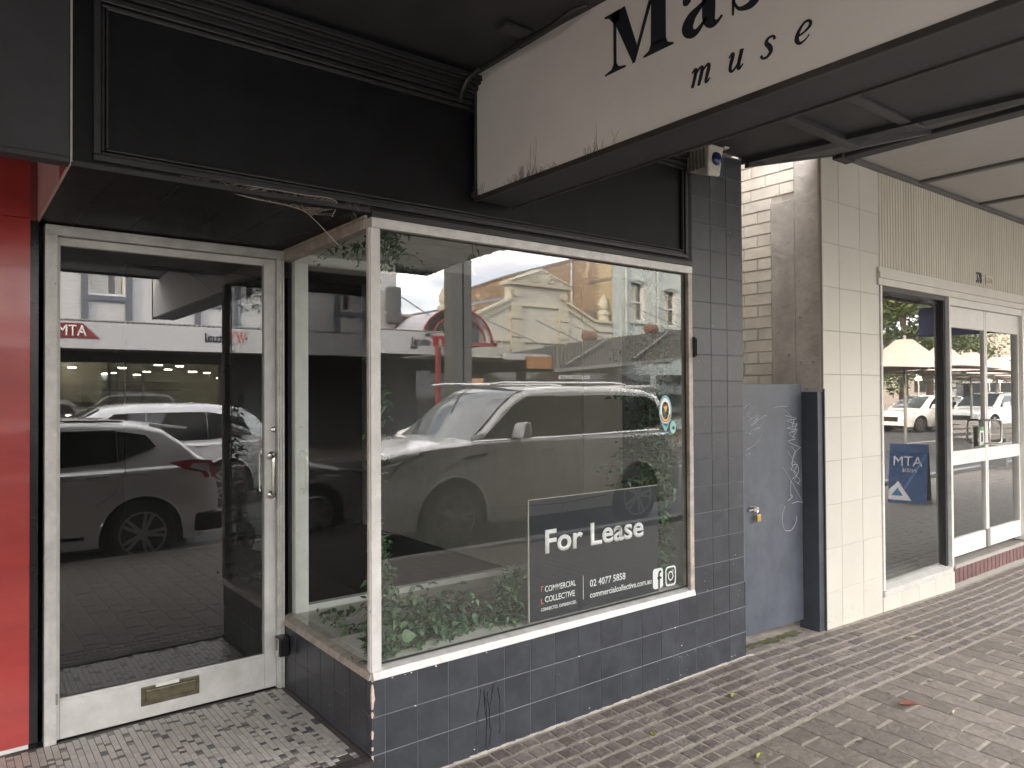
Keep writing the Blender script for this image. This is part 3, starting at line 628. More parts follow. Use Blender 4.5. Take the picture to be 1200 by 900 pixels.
M = [[(.0, 0), (.105, 0), (.105, .006), (.07, .014), (.058, .03), (.044, .03), (.034, .014), (0, .006)], [(.044, .02), (.058, .02), (.058, .195), (.044, .195)],
     [(0, H), (0, H-.006), (.022, H-.014), (.044, H-.04), (.075, H-.04), (.075, H)], [(.030, H-.004), (.102, H), (.158, .062), (.140, .0), (.044, .195)],
     [(.136, 0), (.150, 0), (.245, H), (.228, H)], [(.228, H), (.225, .03), (.292, .03), (.292, H)],
     [(.19, 0), (.325, 0), (.325, .006), (.30, .016), (.292, .035), (.225, .035), (.215, .016), (.19, .006)], [(.225, H-.02), (.292, H-.03), (.325, H-.006), (.325, H), (.225, H)]]
glyph('letter_M', at(M, .842, 2.727, .955), sg)
A_ = ribbon([(.115, .135, .03), (.105, .15, .04), (.07, .158, .018), (.04, .148, .016), (.022, .125, .035), (.022, .112, .02)], 5)
A_ = ribbon([(.018, .108, .014), (.022, .122, .034), (.035, .143, .02), (.062, .152, .018), (.09, .145, .03), (.105, .125, .048), (.108, .08, .05), (.108, .035, .048), (.12, .013, .034), (.14, .009, .012), (.158, .022, .008)], 5)
A_ += ribbon([(.10, .095, .012), (.07, .08, .02), (.04, .062, .036), (.024, .035, .046), (.036, .012, .034), (.06, .008, .02), (.09, .03, .010), (.1, .04, .008)], 5)
glyph('letter_a', at(A_, 1.186, 2.722, .98), sg)
S_ = ribbon([(.098, .11, .008), (.09, .135, .010), (.055, .152, .020), (.02, .138, .032), (.018, .11, .04), (.05, .085, .05), (.085, .062, .048), (.095, .035, .04), (.07, .008, .026), (.03, .010, .012), (.012, .03, .008), (.006, .05, .006)], 5)+[[(.0, .0), (.006, .0), (.012, .05), (.0, .05)]]
glyph('letter_s', at(S_, 1.376, 2.726, .95), sg)
glyph('letter_c', at(ribbon([(.10, .115, .034), (.085, .142, .026), (.05, .15, .03), (.022, .11, .05), (.022, .06, .05), (.05, .012, .035), (.085, .008, .02), (.115, .035, .01)], 5), 1.51, 2.726, .95), sg) if False else None
n_, t_ = .010, .0045
m_g = ribbon([(0, .036, .003), (.008, .043, .006), (.012, .036, n_), (.005, .0, .008)], 4)+ribbon([(.010, .028, .004), (.024, .042, .006), (.031, .036, n_), (.024, 0, .008)], 4)+ribbon([(.029, .028, .004), (.044, .042, .006), (.051, .036, n_), (.045, .006, .008), (.049, .001, .005), (.057, .008, .003)], 4)
u_g = ribbon([(0, .035, .003), (.008, .042, .006), (.011, .036, n_), (.006, .010, .008), (.012, .001, .006), (.024, .010, .004), (.033, .03, .004)], 4)+ribbon([(.035, .044, n_), (.029, .008, .009), (.033, .001, .006), (.042, .009, .003)], 4)
s_g = ribbon([(.030, .034, .007), (.026, .042, .005), (.014, .042, .006), (.009, .033, .009), (.019, .021, .011), (.023, .010, .009), (.014, .001, .006), (.003, .002, .005), (-.002, .009, .006)], 4)
e_g = ribbon([(.004, .018, .005), (.02, .022, .004), (.032, .031, .007), (.030, .041, .006), (.018, .042, .005), (.006, .028, .008), (.003, .012, .010), (.012, .001, .006), (.026, .006, .003), (.032, .013, .002)], 4)
for nm, gl_, u0 in (('letter_m', m_g, 1.22), ('letter_u', u_g, 1.358), ('letter_s', s_g, 1.474), ('letter_e', e_g, 1.580)):
    glyph(nm, at(gl_, u0, 2.558, 1.28, .12), sg)
# siren box
si = thing('siren_box', 'grubby white alarm siren box with a round blue lens under the awning', 'alarm siren', (2.0, -.1, 2.9))
b = MB(); b.hexa([(1.955, -.022, 2.845), (1.955, -.17, 2.79), (2.06, -.17, 2.80), (2.07, -.022, 2.85)], [(1.945, -.022, 2.975), (1.945, -.185, 2.965), (2.075, -.185, 2.965), (2.085, -.022, 2.975)])
b.build('housing', mat('grubby_white_plastic', (.50, .47, .41), .5, var=.25, scale=18), si, bevel=.010)
b = MB()
for i in range(5): b.box(1.9435, -.155+i*.025, 2.84, 1.96, -.143+i*.025, 2.945)
b.build('louvres', mat('dark_louvre', (.12, .11, .095), .7), si)
b = MB(); b.lathe([(.036, 0), (.038, -.008), (.032, -.018), (.014, -.024)], (2.012, -.176, 2.89), 'y', 20); b.build('lens', BLUE, si, smooth=50)
b = MB(); b.box(2.08, -.19, 2.966, 2.12, -.01, 2.972); b.build('bracket', mat('grubby_white_plastic', (.5, .47, .41)), si)
# ================================================================== gate
gt = thing('metal_gate', 'slate blue sheet metal gate with scratched graffiti and brass padlock', 'gate', (2.95, .11, 0))
gp = MB(); gp.hexa([(2.51, .115, .055), (3.33, .115, .035), (3.33, .135, .035), (2.51, .135, .055)], [(2.51, .115, 1.652), (3.33, .115, 1.652), (3.33, .135, 1.652), (2.51, .135, 1.652)])
gp.build('gate_sheet', GATE, gt, bevel=.002)
GD = mat('dark_slate_jamb', (.045, .053, .066), .5, var=.2, chips=((.4, .4, .4), 60, .75))
bx('jamb', GD, gt, 3.335, .0, -.04, 3.405, .15, 1.60, bevel=.003)
bx('jamb_cap', GD, gt, 3.398, -.012, -.05, 3.4085, .0, 1.62)
sc = MB()
def scr(pts, r=.0017, Y=.1135): sc.tube(catmull([(p[0], Y, p[1]) for p in pts], 5), r, 4)
def gpx(x, y): # position on the gate sheet from a spot on it
    return (2.67+(x-873)/71*.665 , 1.652-(y-450)/ (295-(x-873)*.12)*1.6)
def sp(L_): scr([gpx(860+x/5, 440+y/5) for x, y in L_])
sp([(62, 195), (100, 165), (70, 235), (130, 175), (78, 265), (150, 235), (100, 300), (170, 245), (195, 245), (150, 310), (110, 320), (85, 360), (70, 330)])
sp([(85, 240), (110, 260), (95, 300), (140, 250), (130, 290)]); sp([(70, 330), (105, 345), (140, 305), (160, 330), (155, 370), (120, 410), (72, 438)])
sp([(235, 193), (280, 185), (320, 185), (322, 172)]); sp([(290, 195), (320, 220), (345, 245)])
sp([(305, 240), (380, 262), (318, 272), (385, 300), (318, 318), (388, 330), (330, 350), (372, 385), (325, 398), (405, 440)]); sp([(345, 250), (352, 300), (365, 265), (350, 350), (385, 290), (355, 380), (380, 340)])
sp([(345, 430), (370, 470), (345, 540), (385, 545), (360, 590), (400, 640), (380, 660)]); sp([(405, 440), (360, 480), (350, 560), (340, 570), (380, 600), (365, 640), (402, 670)]); sp([(322, 455), (360, 520), (390, 560), (385, 600), (350, 630)])
sp([(292, 556), (330, 620), (370, 690), (410, 765)]); sp([(345, 780), (380, 772), (425, 780)]); sp([(322, 760), (350, 735), (335, 725)]); sp([(70, 470), (95, 455), (80, 500)]); sp([(300, 790), (285, 840), (285, 890), (300, 935), (340, 940), (370, 900), (378, 860)])
sp([(342, 640), (338, 700), (345, 740)])
sc.build('scratched_graffiti', mat('pale_scratch', (.50, .53, .56), .7), gt)
b = MB(); b.box(2.69, .10, .842, 2.77, .1145, .852); b.box(2.74, .095, .835, 2.79, .1145, .86); b.tube([(2.70, .105, .87), (2.74, .092, .868), (2.775, .092, .85)], .004, 6); b.build('hasp', CHROME, gt)
pl = thing('padlock', 'small brass padlock hanging on the hasp of the blue gate', 'padlock', (2.77, .09, .79))
b = MB(); b.box(2.748, .078, .772, 2.788, .094, .815); b.build('body', mat('bright_brass', (.62, .42, .13), .3, metal=.8), pl, bevel=.002)
b = MB(); b.tube(catmull([(2.755, .086, .81), (2.755, .086, .83), (2.768, .086, .842), (2.781, .086, .83), (2.781, .086, .81)], 5), .003, 6); b.build('shackle', CHROME, pl)
# ================================================================== CREAM SHOP
cs = thing('cream_shop', 'cream tiled shop with aluminium window and glazed double doors', 'shop building', (5.5, 0, 0))
cw = MB(); cw.box(3.4115, .0015, -.3, 4.205, .3, 3.262); cw = cw.build('tiled_pier', CGROUT, cs)
zc = [-.10, .215, .516, .818, 1.12, 1.42, 1.72, 2.022, 2.326, 2.63, 2.93, 3.262]; xc = [3.41, 3.632, 3.925, 4.208]
for i in range(len(zc)-1):
    for j in range(3): tile(cw, CTILE, 'c', xc[j], zc[i], xc[j+1], zc[i+1], 'y', 0, gap=.0035)
bx('corner_bead', mat('rusty_white_bead', (.5, .46, .4), .6, var=.3), cs, 3.4065, -.003, -.05, 3.413, .02, 1.63)
b = MB()
for i in range(60):
    x, z = random.uniform(3.43, 4.18), -.03+abs(random.gauss(0, .10)); flake(b, (x, -.0032, z), random.uniform(.002, .007), 'y', el=random.uniform(.3, 1.2))
for i in range(26):
    x, z = random.uniform(4.23, 5.4), .05-abs(random.gauss(0, .03)); flake(b, (x, -.0032, z), random.uniform(.002, .006), 'y', el=1.0)
b.build('base_grime', mat('brown_grey_grime', (.40, .36, .29), .8, var=.2), cw)['kind'] = 'stuff'
# alley side wall: painted bricks and cement render
sw_ = MB(); sw_.box(3.4125, .301, -.3, 3.6, 6.0, 5.5); sw_ = sw_.build('alley_wall', MORTAR, cs)
cache = {}
for r in range(22):
    z = 1.55+r*.0862
    y = .20 if z > 2.98 else .385
    y -= (r % 2)*.0 ; first = True
    while y < 2.2:
        ln = .115 if (first and r % 2) else .232; first = False
        if ln not in cache: cache[ln] = [(lambda b: (b.add([(-.006, -ln/2+.005, -.037), (-.006, ln/2-.005, -.037), (-.006, ln/2-.005, .037), (-.006, -ln/2+.005, .037), (0.01, -ln/2+.002, -.040), (.01, ln/2-.002, -.040), (.01, ln/2-.002, .040), (.01, -ln/2+.002, .040)], [(0, 1, 2, 3), (0, 4, 5, 1), (1, 5, 6, 2), (2, 6, 7, 3), (3, 7, 4, 0)]), b.mesh('brick', BRICKP))[1])(MB())]
        inst('brick', cache[ln][0], sw_, (3.409+random.uniform(-.002, .002), y+ln/2, z+.043), (random.uniform(-.006, .006), 0, 0)); y += ln+.004
rr = MB(); rr.box(3.398, .20, -.2, 3.4115, .385, 2.97); rr.box(3.402, .016, -.2, 3.4110, .1995, 3.262)
rr.build('cement_render', RENDER_, sw_, bevel=.004)
bx('alley_end_wall', MORTAR, cs, 2.5, 5.9, -.3, 3.41, 6.0, 5.5)
# fluted cladding
fl = bx('cladding_backing', mat('cream_joint', (.30, .26, .2), .8), cs, 4.2085, .004, 2.535, 17.5, .3, 3.262)
b = MB(); x = 4.21
while x < 9.0: b.prism([(0, 0), (.006, -.010), (.030, -.010), (.036, 0)], (x, .0035, 2.536), (1, 0, 0), (0, 1, 0), (0, 0, 1), .725); x += .044
o = b.build('cladding_ribs', CREAM, fl); o['kind'] = 'stuff'
b = MB(); b.box(4.17, -.03, 2.452, 17.5, .05, 2.50); b.box(4.17, -.018, 2.40, 17.5, .05, 2.4515); b.box(4.17, -.022, 2.5005, 17.5, .0035, 2.534); b.build('head_trim', mat('pale_head_trim', (.60, .58, .52), .4, var=.06), cs, bevel=.003)
# shop window
bx('window_jamb', ALUW, cs, 4.209, -.012, .105, 4.236, .07, 2.3995, bevel=.002); bx('window_jamb', ALUW, cs, 5.40, -.012, .105, 5.432, .07, 2.3995, bevel=.002)
bx('dark_mullion', mat('dark_aluminium', (.03, .032, .034), .35), cs, 5.358, .02, .11, 5.3995, .075, 2.3995)
b = MB(); b.box(4.2365, -.004, 2.362, 5.345, .06, 2.3995); b.build('window_head', mat('dark_aluminium', (.03, .032, .034), .35), cs)
b = MB(); b.box(4.209, -.02, .062, 5.40, .03, .10); b.hexa([(4.2365, -.018, .1005), (5.3995, -.018, .1005), (5.3995, .09, .1005), (4.2365, .09, .1005)], [(4.2365, -.018, .108), (5.3995, -.018, .108), (5.3995, .09, .135), (4.2365, .09, .135)]); b.build('window_sill', mat('chipped_pale_sill', (.52, .51, .47), .5, chips=((.16, .14, .12), 35, .67)), cs, bevel=.002)
b = MB(); b.box(4.215, .0, -.3, 5.47, .3, .0615); b = b.build('sill_wall', CGROUT, cs)
x = 4.217
while x < 5.46: tile(b, CTILE, 'c', x, -.10, min(x+.295, 5.47), .060, 'y', 0, gap=.003); x += .295
pane('window_pane', GLR, cs, [(4.236, .05, .12), (5.37, .05, .12), (5.37, .05, 2.37), (4.236, .05, 2.37)])
# step of soldier bricks
st = bx('door_step', mat('grey_step_cement', (.26, .24, .215), .85), cs, 5.4705, .004, -.3, 17.5, .3, .115)
SB = mat('red_brown_step_brick', (.14, .075, .068), .8, var=.25, rnd=.15, bump=.4); sm = MB().box(-.038, -.003, -.062, .038, .03, .062).mesh('brick', SB)
x = 5.515
while x < 9.6: inst('brick', sm, st, (x, .002, .018+random.uniform(-.002, .002))); x += .088
bx('step_cap', mat('grey_step_cement2', (.33, .31, .28), .8), st, 5.4705, -.008, .084, 17.5, .0035, .114)
# double doors
WF = mat('white_door_frame', (.66, .65, .61), .4, var=.05)
def leaf(x0, x1, hx, mirror):
    d = MB(); y0, y1 = .03, .07; z0, z1 = .165, 2.335
    d.box(x0, y0, z0, x0+.028, y1, z1); d.box(x1-.028, y0, z0, x1, y1, z1); d.box(x0+.0285, y0+.002, 2.155, x1-.0285, y1-.002, 2.335); d.box(x0+.0285, y0+.002, .165, x1-.0285, y1-.002, .32); d.box(x0+.0285, y0+.002, .955, x1-.0285, y1-.002, 1.075)
    d = d.build('door', WF, cs, bevel=.003)
    pane('upper_pane', GLR, d, [(x0+.02, .05, 1.06), (x1-.02, .05, 1.06), (x1-.02, .05, 2.17), (x0+.02, .05, 2.17)]); pane('lower_pane', GLR, d, [(x0+.02, .05, .31), (x1-.02, .05, .31), (x1-.02, .05, .96), (x0+.02, .05, .96)])
    h = MB(); h.tube(catmull([(hx, .028, 1.33), (hx-.03*mirror, -.03, 1.33), (hx-.06*mirror, -.04, 1.30), (hx-.06*mirror, -.04, 1.15), (hx-.03*mirror, -.03, 1.12), (hx, .028, 1.12)], 5), .010, 8); h.build('handle', CHROME, d, smooth=50); return d
d1 = leaf(5.46, 6.275, 6.20, 1); d2 = leaf(6.285, 7.10, 6.36, -1)
b = MB(); b.box(5.4325, -.004, .125, 5.458, .09, 2.3995); b.box(7.102, -.004, .125, 7.16, .09, 2.3995); b.box(5.4585, .0, 2.338, 7.1015, .09, 2.3995); b.build('door_frame', WF, cs, bevel=.002)
b = MB(); b.box(6.235, .018, .17, 6.30, .0285, .33); b.build('lock_plate', mat('bent_grey_plate', (.25, .24, .22), .5, metal=.4), d2)
b = MB(); b.box(6.10, .0225, 1.09, 6.19, .0275, 1.27); o = b.build('door_notice', PAPER, d1); b = MB(); b.box(6.10, .0205, 1.235, 6.19, .0222, 1.27); b.box(6.10, .0205, 1.09, 6.19, .0222, 1.105); b.build('green_band', mat('green_print', (.05, .3, .08), .5), o)
b = MB(); b.box(6.125, .0205, 1.135, 6.165, .0222, 1.22); b.build('print', INK, o)
text('house_number', '378', INK, cs, (6.10, -.0075, 2.565), (1, 0, 0), (0, 0, 1), .12, bold=.02, depth=.004) if False else None
hn = MB().box(6.35, -.009, 2.575, 6.38, -.0065, 2.58)
o = text('street_number', '378', INK, cs, (5.98, -.010, 2.575), (1, 0, 0), (0, 0, 1), .135, bold=.02, depth=-.006, sx=.62)
o2 = MB().box(6.185, -.012, 2.57, 6.38, -.0068, 2.66).build('small_sign', mat('pale_plate', (.55, .5, .4), .5), cs)
text('small_sign_text', 'S-OPA', INK, o2, (6.19, -.0122, 2.585), (1, 0, 0), (0, 0, 1), .075, bold=.0, depth=-.002, sx=.72)
# second shopfront glazing further along + interior
b = MB(); b.box(7.17, .02, .125, 17.5, .09, .30); b.box(7.17, .02, 2.3, 17.5, .09, 2.3995)
for i in range(6): b.box(7.1605+i*1.8, .02, .3005, 7.21+i*1.8, .09, 2.2995)
b.build('glazing_frame', ALUW, cs, bevel=.002); pane('far_pane', GLR, cs, [(7.2, .05, .3), (17.4, .05, .3), (17.4, .05, 2.3), (7.2, .05, 2.3)])
bx('interior_floor', mat('grey_shop_floor', (.11, .11, .105), .7), cs, 3.61, .302, .02, 17.5, 8, .10); bx('back_wall', mat('grey_shop_wall', (.10, .105, .105), .85), cs, 3.61, 7.9, .1, 17.5, 8, 3.2); bx('interior_ceiling', DKIN, cs, 3.61, .302, 2.9, 17.5, 7.9, 3.0); bx('interior_side_wall', mat('grey_shop_wall', (.10, .105, .105), .85), cs, 3.61, .305, .1, 3.63, 7.9, 2.9)
bx('unseen_upper_block', mat('upper_cream_wall', (.5, .47, .4), .8), cs, 3.6, .1, 3.38, 17.5, 8, 6.0); bx('end_wall', mat('upper_cream_wall', (.5, .47, .4), .8), cs, 17.45, .0, -.4, 17.6, 8, 3.37)  # upper block is unseen, added above the awning to block light
# ================================================================== FOR LEASE BOARD
fl = thing('lease_board', 'charcoal for lease board with white lettering standing inside the display window', 'sign board', (1.28, .045, .5))
bx('board', BOARD, fl, .836, .028, .512, 1.745, .034, 1.09)
b = MB(); b.box(.832, .027, .512, .8355, .036, 1.093); b.box(.836, .027, 1.0905, 1.745, .036, 1.0935); b.build('board_edge', mat('pale_board_edge', (.55, .52, .45), .6), fl)
AX, AY = (1, 0, 0), (0, 0, 1)
def tx(n, s, x, z, size, bold=0, m=WTXT, sx=1, Y=.0275, sp=1): return text(n, s, m, fl, (x, Y, z), AX, AY, size, bold=bold, depth=-.0012 if False else .001, sx=sx, spacing=sp)
tx('text_for_lease', 'For Lease', .925, .829, .157, bold=.022, sx=1.135)
tx('text_phone', '02 4077 5858', 1.228, .618, .050, bold=.012, sx=.93)
tx('text_website', 'commercialcollective.com.au', 1.228, .562, .044, bold=.010, sx=.90)
tx('text_agency', 'COMMERCIAL', .93, .642, .040, bold=.012, sx=.80, sp=1.0); tx('text_agency', 'COLLECTIVE', .93, .592, .040, bold=.012, sx=.86)
tx('text_slogan', 'CONNECTED. EXPERIENCED.', .905, .553, .022, sx=.80)
b = MB(); b.box(1.1815, .0265, .563, 1.184, .0278, .682); b.build('divider', WTXT, fl)
b = MB(); b.box(.907, .0265, .648, .911, .0278, .672); b.box(.911, .0265, .668, .921, .0278, .672); b.box(.907, .0265, .588, .911, .0278, .612); b.box(.911, .0265, .588, .921, .0278, .592); b.build('logo_corners', ORTXT, fl)
def rrect(x0, z0, x1, z1, r, n=5):
    P = []
    for cx, cz, a0 in ((x1-r, z1-r, 0), (x0+r, z1-r, 90), (x0+r, z0+r, 180), (x1-r, z0+r, 270)):
        P += [(cx+r*math.cos(R(a0+90*i/n)), cz+r*math.sin(R(a0+90*i/n))) for i in range(n+1)]
    return P
b = MB(); b.prism(rrect(1.697, .527, 1.778, .637, .018), (0, .0235, 0), AX, AY, (0, 1, 0), .001); ic = b.build('social_icon', WTXT, fl)
b = MB()
for q in (ribbon([(1.764, .615, .012), (1.752, .617, .013), (1.745, .603, .014), (1.745, .58, .014), (1.745, .527, .014)], 4)+[[(1.732, .578), (1.766, .578), (1.764, .590), (1.732, .590)]]): b.prism(q, (0, .0225, 0), AX, AY, (0, 1, 0), .0008)
b.build('icon_mark', BOARD, ic)
def ring(b, cx, cz, rx, rz, w_, Y, d=.001, n=24, a0=0, a1=360, p=2.0):
    k = n; f = lambda a, s: (cx+(rx*s)*math.copysign(abs(math.cos(a))**(2/p), math.cos(a)), cz+(rz*s)*math.copysign(abs(math.sin(a))**(2/p), math.sin(a)))
    for i in range(k):
        a, c = R(a0+(a1-a0)*i/k), R(a0+(a1-a0)*(i+1)/k); b.prism([f(a, 1), f(c, 1), f(c, 1-w_), f(a, 1-w_)], (0, Y, 0), AX, AY, (0, 1, 0), d)
b = MB(); ring(b, 1.843, .580, .044, .055, .17, .0235, p=5); ring(b, 1.843, .580, .022, .027, .27, .0235); b.prism([(1.863+.004*math.cos(a), .607+.005*math.sin(a)) for a in (0, 1, 2, 3, 4, 5)], (0, .0235, 0), AX, AY, (0, 1, 0), .001); b.build('social_icon', WTXT, fl)
# round sticker on the glass
stk = thing('window_sticker', 'oval pale blue sticker with a rainbow heart on the window glass', 'sticker', (1.82, .018, 1.48))
LBL = mat('pale_blue_print', (.25, .55, .62), .5); YEL = mat('yellow_print', (.75, .6, .12), .5); RDP = mat('red_print', (.6, .08, .06), .5); GRN = mat('green_print2', (.12, .42, .2), .5)
b = MB(); ring(b, 1.805, 1.50, .052, .085, .14, .0195); b.prism([(1.775, 1.425), (1.835, 1.425), (1.81, 1.385), (1.80, 1.385)], (0, .0195, 0), AX, AY, (0, 1, 0), .001); b.prism([(1.785, 1.375), (1.83, 1.375), (1.83, 1.381), (1.785, 1.381)], (0, .0195, 0), AX, AY, (0, 1, 0), .001); b.build('sticker_ring', LBL, stk)
b = MB(); ring(b, 1.805, 1.50, .043, .071, .30, .0192, a0=0, a1=360); b.build('white_ring', WTXT, stk)
b = MB(); ring(b, 1.805, 1.51, .047, .075, .10, .0188, a0=205, a1=335); b.build('red_arc', RDP, stk); b = MB(); ring(b, 1.805, 1.51, .042, .066, .12, .0188, a0=205, a1=335); b.build('yellow_arc', YEL, stk)
b = MB()
for cx in (1.797, 1.813): b.prism([(cx+.0095*math.cos(R(a)), 1.522+.012*math.sin(R(a))) for a in range(0, 181, 30)], (0, .0186, 0), AX, AY, (0, 1, 0), .0008)
b.build('heart_top', RDP, stk); b = MB(); b.prism([(1.7875, 1.522), (1.8225, 1.522), (1.805, 1.492)], (0, .0186, 0), AX, AY, (0, 1, 0), .0008); b.build('heart_base', YEL, stk)
b = MB(); b.prism([(1.868+.026*math.cos(a*.52), 1.405+.036*math.sin(a*.52)) for a in range(12)], (0, .0195, 0), AX, AY, (0, 1, 0), .001); b.build('small_sticker', mat('pale_aqua_print', (.35, .68, .62), .5), stk)
b = MB(); b.prism([(1.858, 1.40), (1.870, 1.415), (1.883, 1.40), (1.873, 1.39)], (0, .0185, 0), AX, AY, (0, 1, 0), .0008); b.build('sticker_mark', INK, stk)
# ================================================================== IVY
random.seed(4)
def leafmesh(L_, W_, m, cur):
    b = MB(); P = [(0, 0), (.18, .75), (.42, 1), (.7, .6), (1, 0)]; vs = []
    for u, w_ in P:
        z = -cur*L_*(u**2); 
        for s_ in (-1, 0, 1): vs.append((u*L_, s_*w_*W_/2, z+(abs(s_)*w_*W_*.22)))
    b.add(vs, [(i*3+j, i*3+j+1, i*3+j+4, i*3+j+3) for i in range(4) for j in range(2)]); return b.mesh('leaf', m, smooth=70, fix=False)
LM = [leafmesh(.045, .026, LEAF, .3), leafmesh(.036, .022, LEAF, -.1), leafmesh(.05, .026, LEAFL, .4), leafmesh(.033, .020, LEAFL, .1), leafmesh(.055, .03, LEAF, .5), leafmesh(.05, .019, LEAF, .2)]
BIG = leafmesh(.065, .058, LEAFL, .2)
def ivy(name, label, loc, strands, nleaf, size=1, spread=.03, cat='ivy', up=.0, ymin=.036, zmin=.502):
    t = thing(name, label, cat, loc); sb = MB(); lst = []; tot = sum(sum((Vector(s[i+1])-Vector(s[i])).length for i in range(len(s)-1)) for s in strands)
    rest = MB()
    for s in strands:
        C = catmull(s, 8); sb.tube([Vector((p.x, max(p.y, ymin), p.z)) for p in C], .0016, 4)
        ln = sum((C[i+1]-C[i]).length for i in range(len(C)-1)); n = int(nleaf*ln/tot)+1
        for k in range(n):
            i = random.randrange(len(C)-1); p = C[i].lerp(C[i+1], random.random()); d = (C[i+1]-C[i]).normalized()
            q = p+Vector([random.gauss(0, spread) for _ in range(3)]); q.y = max(ymin+.006, q.y); q.z = max(zmin, q.z)
            lst.append((q, d))
    for k, (q, d) in enumerate(lst):
        rot = Matrix.Rotation(random.uniform(0, 6.28), 4, 'Z') @ Matrix.Rotation(random.uniform(-.9, .9), 4, 'Y') @ Matrix.Rotation(random.uniform(-.8, .8), 4, 'X')
        e = rot.to_euler(); s_ = size*random.uniform(.75, 1.25); me = random.choice(LM)
        tip = q+rot.to_3x3() @ Vector((.05*s_, 0, 0))
        if tip.y < ymin: e = (e[0], e[1], -e[2]); 
        tip = q+__import__('mathutils').Euler(e).to_matrix() @ Vector((.05*s_, 0, 0))
        if tip.y < ymin: q.y += ymin-tip.y+.004
        if k < 300:
            o = inst('leaf', me, t, q, e); o.scale = (s_, s_, s_)
        else:
            Mx = Matrix.Translation(q) @ __import__('mathutils').Euler(e).to_matrix().to_4x4() @ Matrix.Scale(s_, 4)
            rest.m = 0 if me in (LM[0], LM[1], LM[4], LM[5]) else 1
            rest.add([Mx @ v.co for v in me.vertices], [tuple(p.vertices) for p in me.polygons])
    sb.build('stem', STEM, t)
    if rest.v:
        o = bpy.data.objects.new('leaf_mass', rest.mesh('leaf_mass', [LEAF, LEAFL], smooth=70, fix=False)); COL.objects.link(o); put(o, t); o['kind'] = 'stuff'
    return t
g_ = random.gauss
def wander(a, c, n, j): 
    a, c = Vector(a), Vector(c); return [a.lerp(c, i/n)+Vector((g_(0, j), g_(0, j), g_(0, j)))*(0 < i < n) for i in range(n+1)]
heap = [wander((.06+random.random()*.55, .05+random.random()*.3, .51+random.random()*.12), (.15+random.random()*.55, .06+random.random()*.3, .52+random.random()*.07), 4, .03) for _ in range(26)]
heap += [wander((.05, .06, .52), (.09+.1*random.random(), .08, .62+random.random()*.12), 4, .02) for _ in range(12)]
t = ivy('ivy_heap', 'green artificial ivy heaped on the ledge in the left corner of the display window', (.3, .2, .5), heap, 1250, .9, .03)
for (x, y, z, e) in ((.10, .05, .60, (1.2, .3, .4)), (.16, .05, .575, (1.1, -.2, -.6)), (.13, .052, .55, (1.4, .2, 2.6))): inst('leaf', BIG, t, (x, y, z), e)
ivy('ivy_climber', 'green ivy strand climbing the corner mullion above the heap', (.08, .07, .5), [wander((.07, .06, .52), (.055, .055, 1.02), 6, .014), wander((.10, .06, .52), (.065, .055, .96), 6, .012), wander((.055, .06, .9), (.05, .055, 1.9), 6, .006), wander((.07, .06, .80), (.16, .07, .70), 4, .012), wander((.06, .055, .52), (.075, .05, 1.0), 6, .015), wander((.12, .06, .55), (.10, .06, .85), 5, .015)], 430, .85, .02)
ivy('ivy_tail', 'ivy trailing along the ledge from the heap towards the lease board', (.62, .3, .5), [wander((.2, .10, .66), (.40, .12, .62), 5, .02), wander((.35, .12, .58), (.72, .14, .53), 5, .02), wander((.3, .35, .53), (.75, .3, .52), 5, .03)], 200, .85, .02)
ivy('ivy_clump', 'dark round clump of ivy beside the left edge of the lease board', (.78, .14, .5), [wander((.70+random.random()*.13, .07+random.random()*.1, .51), (.72+random.random()*.14, .1+random.random()*.06, .6+random.random()*.13), 3, .02) for _ in range(14)], 480, .7, .022)
cols_ = [wander((1.74+random.random()*.2, .07+random.random()*.14, .51), (1.77+random.random()*.17, .07+random.random()*.14, 1.35+random.random()*.9), 8, .022) for _ in range(12)]
t = ivy('ivy_column', 'tall column of ivy wound on a brown post at the right end of the display window', (1.87, .16, .5), cols_, 2600, .85, .038)
b = MB(); b.tube([(1.885, .20, .487), (1.88, .20, 1.4), (1.89, .20, 2.315)], [.045, .04, .038], 10); b.build('post', BARK, t, smooth=50)
ivy('hanging_ivy', 'dark ivy hanging from the top left corner of the display window', (.1, .12, 2.28), [wander((.02+random.random()*.18, .05+random.random()*.12, 2.30), (.04+random.random()*.16, .06+random.random()*.1, 2.28-random.random()*.22), 4, .012) for _ in range(9)]+[wander((.1, .1, 2.27), (.34, .12, 2.14), 5, .012), wander((.12, .1, 2.2), (.28, .1, 2.08), 5, .01)], 150, .8, .016)
ivy('hanging_ivy', 'sparse ivy twigs strung under the display ceiling behind the side pane', (.1, .5, 2.25), [wander((.09, .08, 2.27), (.09, .75, 2.27), 7, .012), wander((.1, .3, 2.27), (.1, .32, 2.17), 3, .006)], 46, .85, .012)
ivy('hanging_ivy', 'two dark leaves hanging from the head of the display window', (.52, .1, 2.25), [wander((.55, .08, 2.31), (.57, .08, 2.15), 3, .004)], 5, .9, .008)
ivy('hanging_ivy', 'loose strands of dark ivy dangling in front of the tan wall', (1.6, .4, 1.5), [wander((1.88, .25, 2.0), (1.60, .22, 1.78), 6, .02), wander((1.86, .25, 1.85), (1.70, .22, 1.45), 6, .03), wander((1.86, .22, 1.7), (1.62, .2, 1.62), 6, .02), wander((1.8, .2, 1.6), (1.66, .18, 1.32), 5, .03),
   wander((1.85, .18, 1.35), (1.52, .2, 1.12), 6, .03), wander((1.8, .18, 1.2), (1.5, .15, 1.10), 6, .02), wander((1.84, .2, 1.9), (1.75, .2, 1.2), 6, .04)], 250, .85, .028)
